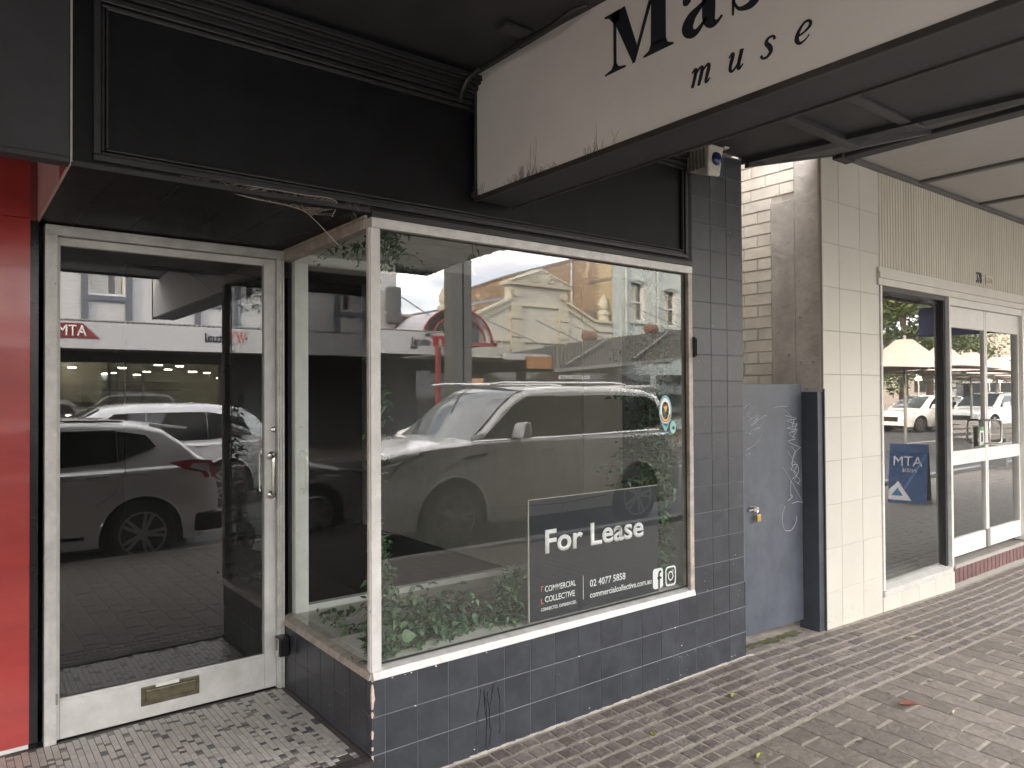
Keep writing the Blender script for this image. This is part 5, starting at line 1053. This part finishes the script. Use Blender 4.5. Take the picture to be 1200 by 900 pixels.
MB().box(10.15, -15.4, -.13, 10.52, -15.0, 7.6).build('column', mat('dark_grey_steel', (.09, .095, .095), .5), py); MB().box(10.58, -15.4, -.13, 10.84, -15.0, 7.6).build('column', mat('dark_grey_steel', (.09, .095, .095), .5), py); MB().box(10.52, -15.3, 3.3, 10.58, -15.1, 3.6).build('tie', DTRIM, py)
# cream gabled building
CG = mat('cream_stucco', (.54, .53, .46), .8, var=.08, scale=1.5, bump=.2); CGD = mat('cream_stucco_moulding', (.50, .475, .38), .8, var=.12)
gb = thing('gabled_building', 'cream stucco building with scrolled gable and finials across the street', 'building', (17, -19.5, -.1))
prof = [(10.9, 3.0), (10.9, 4.3), (13.5, 4.3), (13.9, 4.45), (15.75, 5.25), (15.75, 5.75), (18.55, 5.75), (18.55, 5.25), (20.1, 4.6), (21.15, 4.6), (21.15, 3.0)]
b = MB(); b.prism(prof, (0, -19.9, 0), (1, 0, 0), (0, 0, 1), (0, 1, 0), .4); b.build('wall', CG, gb)
b = MB(); pk = [(15.55, 5.75), (15.55, 5.87), (17.15, 6.48), (18.75, 5.87), (18.75, 5.75)]; b.prism(pk, (0, -19.95, 0), (1, 0, 0), (0, 0, 1), (0, 1, 0), .62); b.build('pediment', CGD, gb)
b = MB()
for s_ in (-1, 1):
    c = (17.15+s_*.42, 6.05); pts = [(c[0]+s_*.24*(1-k/26)*math.cos(k*.5), -19.30, c[1]+.2*(1-k/26)*math.sin(k*.5)) for k in range(24)]; b.tube(pts, .035, 5)
    b.tube([(17.15+s_*.1, -19.3, 6.36), (17.15+s_*1.5, -19.3, 5.9)], .04, 5)
b.build('scroll', CG, gb)
def cornice(P, h, d, nm='cornice', z=-19.5):
    b = MB()
    for (x0, z0), (x1, z1) in zip(P, P[1:]): b.hexa([(x0, -19.499, z0-h), (x1, -19.499, z1-h), (x1, -19.5+d, z1-h), (x0, -19.5+d, z0-h)], [(x0, -19.499, z0), (x1, -19.499, z1), (x1, -19.5+d, z1), (x0, -19.5+d, z0)])
    return b.build(nm, CGD, gb)
cornice([(10.9, 4.32), (13.5, 4.32), (13.9, 4.47), (15.75, 5.27)], .09, .14); cornice([(18.55, 5.27), (20.1, 4.62), (21.17, 4.62)], .09, .14); cornice([(13.3, 3.95), (13.9, 4.18), (15.75, 5.0), (18.55, 5.0), (20.3, 4.2), (21.15, 4.2)], .05, .08); cornice([(12, 3.62), (15.6, 3.62)], .06, .08); cornice([(16.4, 3.62), (18.1, 3.62)], .06, .08); cornice([(18.9, 3.62), (21.15, 3.62)], .06, .08)
for x in (15.95, 18.35):
    b = MB(); b.box(x-.24, -19.499, 3.0, x+.24, -19.4, 4.95); b.box(x-.28, -19.499, 4.45, x+.28, -19.36, 4.55); b.box(x-.28, -19.499, 3.75, x+.28, -19.36, 3.85); b.lathe([(.16, 0), (.16, .1)], (x, -19.45, 5.45), 'y', 14); b.build('pilaster', CGD, gb)
for x in (12.9, 20.85):
    b = MB(); b.lathe([(.02, 1.15), (.1, 1.05), (.2, .8), (.2, .6), (.14, .5), (.26, .42), (.26, .3), (.2, .28), (.24, 0)], (x, -19.7, 4.3 if x < 13 else 4.6), 'z', 14); b.build('finial', CGD, gb)
b = MB(); b.box(10.9, -34, 3.0, 21.1, -33.8, 5.0); b.box(10.9, -33.8, 3.0, 11.1, -19.9, 4.2); b.build('side_wall', CG, gb); MB().hexa([(11.1, -33.8, 4.2), (16, -33.8, 5.3), (16, -19.9, 5.3), (11.1, -19.9, 4.2)], [(11.1, -33.8, 4.26), (16, -33.8, 5.36), (16, -19.9, 5.36), (11.1, -19.9, 4.26)]).build('roof', mat('blue_grey_roof', (.22, .30, .42), .4), gb)
for x in (14.6, 16.9, 19.0): MB().tube([(x, -19.45, 4.3 if x != 16.9 else 4.45), (x+.9, -16.3, 2.95)], .022, 5).build('stay_rod', DTRIM, gb)
b = MB(); b.box(11.0, -19.5, 2.75, 21.1, -16.35, 2.82); b.box(13.0, -16.35, 2.70, 21.1, -16.2, 2.90); b.build('awning', mat('pale_awning_edge', (.5, .5, .48), .6), gb)
b = MB(); b.box(13.8, -16.2, 2.42, 16.2, -16.12, 2.82); ob_ = b.build('orange_sign', mat('orange_sign_panel', (.36, .17, .06), .6), gb); ftext('sign_letters', 'Eyedocs', mat('gold_lettering', (.7, .5, .1), .5), ob_, 16.05, -16.12, 2.52, .26) if False else ftext('sign_letters', 'Cafe', mat('gold_lettering', (.7, .5, .1), .5), ob_, 15.5, -16.12, 2.50, .26) if False else None
b = MB(); b.box(10.9, -19.4, -.1, 21.15, -19.2, 2.75); b.build('shopfront', GF, gb)
for i in range(4): bx('shop_window', PAMB, gb, 11.4+i*2.4, -19.19, .4, 13.3+i*2.4, -19.17, 2.4)
bx('lit_window', mat('warm_lit_window', (.3, .2, .12), emit=((1, .55, .3), .35)), gb, 12.6, -19.165, 1.9, 14.2, -19.15, 2.15)
# pale green corner building with brick side wall
def brickmat():
    m = bpy.data.materials.new('old_brick_wall'); m.use_nodes = True; t = m.node_tree; b = t.nodes['Principled BSDF']; l = t.links.new; b.inputs['Roughness'].default_value = .9
    br = N(t, 'ShaderNodeTexBrick'); br.inputs['Scale'].default_value = 1.0; br.inputs['Brick Width'].default_value = .24; br.inputs['Row Height'].default_value = .086; br.inputs['Mortar Size'].default_value = .01
    br.inputs['Color1'].default_value = (.17, .115, .085, 1); br.inputs['Color2'].default_value = (.24, .16, .12, 1); br.inputs['Mortar'].default_value = (.34, .29, .2, 1)
    tcn = N(t, 'ShaderNodeTexCoord'); sx = N(t, 'ShaderNodeSeparateXYZ'); cx = N(t, 'ShaderNodeCombineXYZ'); l(tcn.outputs['Object'], sx.inputs[0]); l(sx.outputs[1], cx.inputs[0]); l(sx.outputs[2], cx.inputs[1]); l(cx.outputs[0], br.inputs['Vector'])
    n = N(t, 'ShaderNodeTexNoise'); n.inputs['Scale'].default_value = 2.2; n.inputs['Detail'].default_value = 12; n.inputs['Roughness'].default_value = .8; l(tcn.outputs['Object'], n.inputs['Vector']); r = N(t, 'ShaderNodeValToRGB'); r.color_ramp.elements[0].position = .56; r.color_ramp.elements[1].position = .60
    mx = N(t, 'ShaderNodeMix', data_type='RGBA'); mx.inputs[7].default_value = (.50, .41, .26, 1); l(n.outputs[0], r.inputs[0]); l(r.outputs[0], mx.inputs[0]); l(br.outputs[0], mx.inputs[6]); l(mx.outputs[2], b.inputs['Base Color']); return m
OBR = brickmat(); PG = mat('pale_green_stucco', (.46, .52, .50), .8, var=.10, scale=2.0, bump=.3, col2=(.58, .63, .60)); QN = mat('yellow_quoin_brick', (.44, .37, .24), .85, var=.2, scale=8)
gg = thing('corner_building', 'tall pale green building with old brick side wall across the street', 'building', (26, -19.5, -.1))
gw = [(22.35, 23.2, 4.75, 6.4), (24.5, 25.35, 4.6, 6.2), (27.5, 28.35, 4.6, 6.2), (30.5, 31.35, 4.6, 6.2)]
b = MB(); wall_open(b, 21.21, 34, -.1, 8.3, -20, -19.5, gw); b.box(33.8, -32, -.1, 34, -20, 7.0); b.box(21.45, -32, -.1, 33.8, -31.8, 7); b.build('front_wall', PG, gg)
b = MB(); b.add([(21.2, -20.0, -.1), (21.2, -31.5, -.1), (21.2, -31.5, 7.1), (21.2, -27, 7.45), (21.2, -20.0, 7.6), (21.4, -20.0, -.1), (21.4, -31.5, -.1), (21.4, -31.5, 7.1), (21.4, -27, 7.45), (21.4, -20.0, 7.6)], [(0, 1, 2, 3, 4), (9, 8, 7, 6, 5), (0, 5, 6, 1), (1, 6, 7, 2), (2, 7, 8, 3), (3, 8, 9, 4), (4, 9, 5, 0)]); b.build('brick_wall', OBR, gg)
b = MB()
for i in range(48):
    z = 3.4+i*.088; b.box(21.17, -20.25-(.22 if i % 2 else 0), z, 21.199, -19.505, z+.078)
b.build('quoins', QN, gg); b = MB(); b.hexa([(21.15, -31.6, 7.1), (21.45, -31.6, 7.1), (21.45, -27, 7.45), (21.15, -27, 7.45)], [(21.15, -31.6, 7.22), (21.45, -31.6, 7.22), (21.45, -27, 7.57), (21.15, -27, 7.57)]); b.hexa([(21.15, -27, 7.45), (21.45, -27, 7.45), (21.45, -20, 7.6), (21.15, -20, 7.6)], [(21.15, -27, 7.57), (21.45, -27, 7.57), (21.45, -20, 7.72), (21.15, -20, 7.72)]); b.box(21.16, -20.9, 6.4, 21.198, -19.51, 6.52); b.build('parapet_cap', mat('dark_coping', (.16, .14, .12), .8), gg)
MB().tube([(21.14, -22.0, 3.2), (21.14, -22.0, 7.5)], .05, 6).build('downpipe', AWF, gg)
for a, c, d, e in gw:
    b = MB(); b.box(a-.1, -19.499, d-.14, c+.1, -19.38, d-.001); 
    for k in range(8): x0, x1 = a-.1+(c-a+.2)*k/8, a-.1+(c-a+.2)*(k+1)/8; z0, z1 = [e+.02+.1*math.sin(math.pi*q/8) for q in (k, k+1)]; b.hexa([(x0, -19.499, z0), (x1, -19.499, z1), (x1, -19.44, z1), (x0, -19.44, z0)], [(x0, -19.499, z0+.1), (x1, -19.499, z1+.1), (x1, -19.44, z1+.1), (x0, -19.44, z0+.1)])
    f = b.build('window', PG, gg); bx('pane', mat('bright_pane', (.10, .11, .11), .04, spec=1), f, a, -19.75, d, c, -19.72, e)
    b = MB(); b.box(a, -19.72, d, a+.07, -19.6, e); b.box(c-.07, -19.72, d, c, -19.6, e); b.box(a+.07, -19.7, (d+e)/2-.03, c-.07, -19.62, (d+e)/2+.03); b.box(a+.07, -19.7, d, c-.07, -19.62, d+.07); b.build('sash', WHITE, f)
    bx('blind', mat('cream_blind', (.60, .56, .42), .8), f, a+.08, -19.715, d+.1, a+.5, -19.705, e-.1)
for x in (21.95, 24.0, 26.6, 29.4): MB().tube([(x, -19.42, 3.0), (x, -19.42, 8.2)], .05, 6).build('downpipe', PG, gg)
for x in (21.9, 24.0, 26.0): MB().tube([(x, -19.4, 5.4), (x+.9, -16.2, 3.9)], .022, 5).build('stay_rod', DTRIM, gg)
# corrugated awning of the corner building: sheets hung on the awning's face
CORR = mat('grey_corrugated_iron', (.13, .13, .125), .6, var=.15, metal=.2)
ca = thing('corrugated_awning', 'dark grey corrugated iron awning with diagonal braces before the corner building', 'awning', (18, -16, 3))
def cz(x, lo): return (2.42+(x-14.85)*.085) if lo else (3.22+(x-14.85)*.128)
b = MB(); x = 14.95; k = 0
while x < 22.6:
    x2 = x+.08; y, y2 = -16.0+(.06 if k % 2 else 0), -16.0+(0 if k % 2 else .06); b.add([(x, y, cz(x, 1)), (x2, y2, cz(x2, 1)), (x2, y2, cz(x2, 0)), (x, y, cz(x, 0))], [(0, 1, 2, 3)]); x = x2; k += 1
b.build('corrugated_sheet', CORR, ca)
b = MB(); b.hexa([(14.9, -19.4, 2.38), (22.6, -19.4, 3.05), (22.6, -16.02, 3.0), (14.9, -16.02, 2.38)], [(14.9, -19.4, 3.0), (22.6, -19.4, 3.9), (22.6, -16.02, 4.1), (14.9, -16.02, 3.2)]); b.build('awning_body', GF, ca)
b = MB(); b.hexa([(14.9, -16.03, 2.30), (22.6, -16.03, 2.96), (22.6, -15.95, 2.96), (14.9, -15.95, 2.30)], [(14.9, -16.03, 2.42), (22.6, -16.03, 3.08), (22.6, -15.95, 3.08), (14.9, -15.95, 2.42)]); b.build('bottom_rail', mat('grey_rail', (.2, .2, .19), .6), ca)
for x in (15.3, 18.6): MB().tube([(x, -15.9, cz(x, 1)+.1), (x+1.9, -15.9, cz(x+1.9, 0)-.05)], .035, 5).build('brace', mat('grey_rail', (.2, .2, .19), .6), ca)
for x in (16.6, 19.8): MB().lathe([(.10, -.27), (.19, -.22), (.19, .22), (.10, .27)], (x, -16.1, cz(x, 0)+.14), 'x', 14).build('brown_roller', mat('brown_fabric_roll', (.16, .09, .07), .8), ca)
pt = bx('small_plate', mat('bare_white_plate', (.55, .55, .53), .6), ca, 15.0, -15.93, 2.08, 16.4, -15.90, 2.20)
b = MB()
for i in range(9): b.box(15.08+i*.145, -15.899, 2.10, 15.14+i*.145, -15.895, 2.18)
b.build('plate_marks', INK, pt)
for i in range(5): bx('shop_window', PAMB, gg, 21.6+i*2.3, -19.49, .4, 23.5+i*2.3, -19.47, 2.4)
# ================================================================== plaza end of the street (seen in the cream shop's glass)
UMB = mat('cream_umbrella_canvas', (.36, .30, .25), .8, var=.05); POLE = mat('grey_steel_pole', (.28, .28, .27), .4, metal=.6)
def umbrella(label, x, y, s=2.0, rot=0):
    t = thing('market_umbrella', label, 'umbrella', (x, y, gz(3, y)), rot, 'cream market umbrellas along the street', world=False)
    b = MB(); n = 12; rings = 9; vs = []
    for i in range(rings+1):
        u = i/rings; h = 2.40+1.28*(1-u)**2.1*(1-.35*max(0, .12-u)/.12)+.06*u**4
        for j in range(4*n):
            k, f = divmod(j, n); f /= n; cs_ = [(1, 1), (-1, 1), (-1, -1), (1, -1)]; a, c = cs_[k], cs_[(k+1) % 4]; px_, py_ = a[0]+(c[0]-a[0])*f, a[1]+(c[1]-a[1])*f
            rr_ = max(.05, u)*s; d = math.hypot(px_, py_); sag = .20*u*u*(1.4-d); q = (1-u)*.6; px_, py_ = px_*(1-q)+px_/d*q, py_*(1-q)+py_/d*q
            pin = 1-.10*(1.414-d)*u; vs.append((px_*rr_*pin, py_*rr_*pin, h+sag))
    b.add(vs, [(i*4*n+j, i*4*n+(j+1) % (4*n), (i+1)*4*n+(j+1) % (4*n), (i+1)*4*n+j) for i in range(rings) for j in range(4*n)]+[tuple(range(4*n))]); o = b.build('canopy', UMB, t, smooth=60); sm = o.modifiers.new('thickness', 'SOLIDIFY'); sm.thickness = .01
    b = MB(); b.tube([(0, 0, 0), (0, 0, 3.5)], .045, 10); b.box(-.4, -.4, -.02, .4, .4, .04); b.build('pole', POLE, t)
    b = MB()
    for a in range(4): b.tube([(0, 0, 2.35), (s*.93*(1 if a in (0, 3) else -1), s*.93*(1 if a < 2 else -1), 2.42)], .02, 5)
    b.build('struts', POLE, t); return t
u0 = None
for i, (x, y) in enumerate(((21.8, -7.7), (26.6, -8.6), (31.2, -9.4), (36.2, -10.2), (42, -11.2))):
    umbrella(('nearest cream market umbrella, its canopy filling the left of the shop window reflection', 'second cream market umbrella from the shop, half hidden by the dark mullion', 'third cream market umbrella, seen behind the left door leaf',
        'fourth cream market umbrella, seen behind the right door leaf', 'farthest cream market umbrella at the end of the row')[i], x, y, 1.85, .12)
def tree(label, x, y, h, r, seed, n=2600):
    random.seed(seed); t = thing('street_tree', label, 'tree', (x, y, -.15), 0, 'trees beyond the umbrellas', world=False)
    b = MB(); b.tube([(0, 0, -.4), (.05, .02, h*.25), (0, .1, h*.45), (.1, 0, h*.8)], [.28, .22, .15, .05], 9)
    for k in range(9): a = k*2.4; z = h*(.28+.05*k); b.tube([(0, 0, z), (math.cos(a)*r*.45, math.sin(a)*r*.45, z+h*.14), (math.cos(a)*r*.8, math.sin(a)*r*.8, z+h*.2)], [.10, .06, .02], 6)
    b.build('trunk', BARK, t, smooth=60); c = MB(); clumps = [(Vector((random.gauss(0, r*.42), random.gauss(0, r*.42), h*.62+random.gauss(0, h*.17))), random.uniform(.5, 1.2)) for _ in range(34)]
    for i in range(n):
        q, rr_ = random.choice(clumps); d = Vector((random.gauss(0, 1), random.gauss(0, 1), random.gauss(0, 1))).normalized()*rr_*random.uniform(.5, 1.05); p = q+d; s_ = random.uniform(.07, .15); a, e = Vector((random.gauss(0, 1), random.gauss(0, 1), random.gauss(0, .6))).normalized()*s_, Vector((random.gauss(0, 1), random.gauss(0, 1), random.gauss(0, 1))).normalized()*s_*.6
        c.m = random.random() < .3; c.add([p-a, p+e, p+a, p-e], [(0, 1, 2, 3)])
    o = bpy.data.objects.new('crown', c.mesh('crown', [mat('tree_foliage', (.05, .075, .025), .6, var=.4, scale=3), mat('light_tree_foliage', (.10, .12, .04), .6, var=.4, scale=3)], fix=False)); COL.objects.link(o); o.parent = t
tree('large dark green street tree behind the nearest umbrella', 33, -15.5, 9.5, 3.6, 1, 9000); tree('broad green street tree behind the second umbrella', 41, -16.5, 10, 4.2, 2, 9000); tree('bushy green tree behind the third umbrella', 49, -18.5, 10, 4.4, 3, 8000); tree('pale green tree at the far end of the umbrellas', 60, -22, 10, 5.0, 4, 7000); tree('low tree on the left behind the parked wagon', 37, -23, 9, 4.5, 5, 7000); tree('tall tree far behind the ute', 52, -27, 12, 5, 6, 7000)
SLAT = mat('grey_timber_slat', (.24, .21, .18), .8)
for i, (x, y, lb) in enumerate(((17.5, -5.2+1.3, 'timber slat bench beside the foot of the nearest umbrella'), (21.0, -5.9, 'timber slat bench beyond the first bench'))):
    t = thing('street_bench', lb, 'bench', (x, y, gz(3, y)), .1, 'timber benches by the umbrellas', world=False)
    for k in range(4): MB().box(0, -.25+k*.13, .44, 2.4, -.15+k*.13, .48).build('slat', SLAT, t)
    for k in range(3): MB().box(0, -.32-k*.02, .56+k*.13, 2.4, -.29-k*.02, .66+k*.13).build('back_slat', SLAT, t)
    for k in (.2, 2.1): MB().box(k, -.3, 0, k+.06, .25, .4395).build('leg', POLE, t)
# A-frame board
ab = thing('a_frame_board', 'blue A-frame board with white lettering and an arrow on the footpath', 'sandwich board', (10.81, -2.66, gz(6, -2.66)), 0, world=False)
ab.rotation_euler = (0, 0, math.atan2(-.33, -.39)+.60)
BB = mat('blue_board_print', (.035, .09, .24), .4, var=.1); BB2 = mat('light_blue_board_print', (.09, .25, .5), .4)
def lean(y, z, s_): return (s_*(.26-.235*(z/.92))*-1, z)
def ap(u, z, off=0): yb = -(.27-.25*(z/.92)); return (u, yb-off, z)
for s_ in (1, -1):
    b = MB(); b.hexa([(-.27, s_*-.27, .0), (.27, s_*-.27, .0), (.27, s_*-.25, .0), (-.27, s_*-.25, .0)], [(-.27, s_*-.035, .92), (.27, s_*-.035, .92), (.27, s_*-.015, .92), (-.27, s_*-.015, .92)]) ; b.build('panel', BB if s_ > 0 else PLAS, ab)
sl_ = Vector((0, .235, .92)).normalized()
def atext(n, s, u, z, size, m, sx=1, bold=.04): 
    yb = -.27+.235*(z/.92)-.008; return text(n, s, m, ab, (u, yb, z), (1, 0, 0), sl_, size, bold=bold, depth=.004, sx=sx)
atext('board_letters', 'ATM', -.20, .58, .22, WTXT, .93, 0); atext('board_letters', 'INSIDE', -.13, .48, .09, WTXT, .8, 0)
def onb(b, P, d=.004):
    vs = [(u, -.27+.235*(z/.92)-d, z) for u, z in P]; vs2 = [(u, -.27+.235*(z/.92)-.001, z) for u, z in P]; k = len(P); b.add(vs+vs2, [tuple(range(k)), tuple(range(k, 2*k))]+[(i, (i+1) % k, (i+1) % k+k, i+k) for i in range(k)])
b = MB(); onb(b, [(-.06, .05), (.265, .05), (.265, .20), (.13, .34)]); b.build('arrow_mark', WTXT, ab)
b = MB(); onb(b, [(.06, .12), (.22, .12), (.14, .24)], .007); b.build('arrow_notch', BB2, ab)
b = MB(); onb(b, [(-.26, .75), (-.24, .78), (.06, .22), (.04, .20)], .003); onb(b, [(.2, .03), (.27, .03), (.27, .92), (.22, .92)], .003) if False else None; b.build('light_streak', BB2, ab)
# blue sign hanging under the pale awning
bs = thing('blue_hanging_sign', 'dark blue sign with orange lettering hanging under the pale awning', 'sign', (12.3, -1.9, 2.85))
BS = mat('navy_sign', (.03, .035, .12), .4); bx('sign_box', BS, bs, 12.2, -3.1, 2.55, 12.4, -.6, 3.05, bevel=.01)
b = MB(); b.box(12.25, -.9, 3.05, 12.29, -.86, 3.285); b.box(12.25, -2.8, 3.05, 12.29, -2.76, 3.285); b.build('hangers', POLE, bs)
b = MB()
for i in range(5): b.box(12.196, -1.0-i*.3, 2.82, 12.199, -1.2-i*.3, 2.98)
b.build('sign_marks', mat('orange_sign_marks', (.5, .22, .12), .5), bs)
wsn = thing('white_building', 'low white building with balcony at the far end of the street', 'building', (70, -16, 0))
b = MB(); b.box(62, -24, -.5, 76, -15, 3.9); b.box(61.8, -24.2, 3.9, 76.2, -14.8, 4.3); b.build('wall', PALE, wsn)
b = MB(); b.box(61.2, -23, 2.6, 62, -15.5, 2.75)
for i in range(26): b.box(61.25, -15.6-i*.28, 2.75, 61.29, -15.56-i*.28, 3.5)
b.box(61.22, -23, 3.5, 61.32, -15.5, 3.56); b.build('balcony', WHITE, wsn); bx('window', PAMB, wsn, 61.97, -22, .5, 62.02, -16.5, 2.2)
bn = thing('red_bin', 'red and white bollard box near the far umbrella', 'bin', (27.5, -5.2, -.15)); bx('box', REDP, bn, 27.3, -5.4, .95, 27.6, -5.1, 1.65, bevel=.02); bx('post', POLE, bn, 27.42, -5.28, -.15, 27.48, -5.22, .95); bx('white_cap', WHITE, bn, 27.28, -5.42, 1.655, 27.62, -5.08, 1.74)
for i, (x, y) in enumerate(((36, -13.5), (46, -14), (49, -14.5))):
    t = thing('globe_lamp', ('warm globe lamp glowing between the second and third umbrella', 'warm globe lamp left of the pair beyond the third umbrella', 'warm globe lamp right of the pair beyond the third umbrella')[i], 'lamp', (x, y, -.1), 0, 'globe lamps beyond the umbrellas', world=False)
    MB().tube([(0, 0, 0), (0, 0, 2.2)], .04, 8).build('post', POLE, t); MB().lathe([(.03, +.60), (.12, -.08), (.15, 0), (.12, .08), (.03, .14)], (0, 0, 2.3), 'z', 14).build('globe', mat('warm_globe', (1, .9, .7), emit=((1, .8, .45), 6)), t)
# hills of roofs closing both ends of the street
for i, (x0, x1, h, lb) in enumerate(((82, 100, 8, 'grey building closing the street behind the white building'), (-60, -40, 9, 'brown brick building closing the street far to the left'))):
    t = thing('distant_building', lb, 'building', ((x0+x1)/2, -12, 0)); b = MB(); b.box(x0, -40, -.5, x1, 8, h); b.build('wall', mat('distant_wall_%d' % i, (.3, .27, .24), .9) , t)
    fx = x0 if x0 > 0 else x1; s_ = -1 if x0 > 0 else 1
    for j in range(8):
        for k in range(2): bx('window', PAMB, t, fx, -34+j*5, 1.5+k*3.4, fx+s_*.05, -32.6+j*5, 3.4+k*3.4)
fb = thing('brick_building', 'brown brick building beyond the pale green building', 'building', (45, -30, 0)); bx('wall', OBR, fb, 34.2, -60, -.3, 37, -34, 7.0)
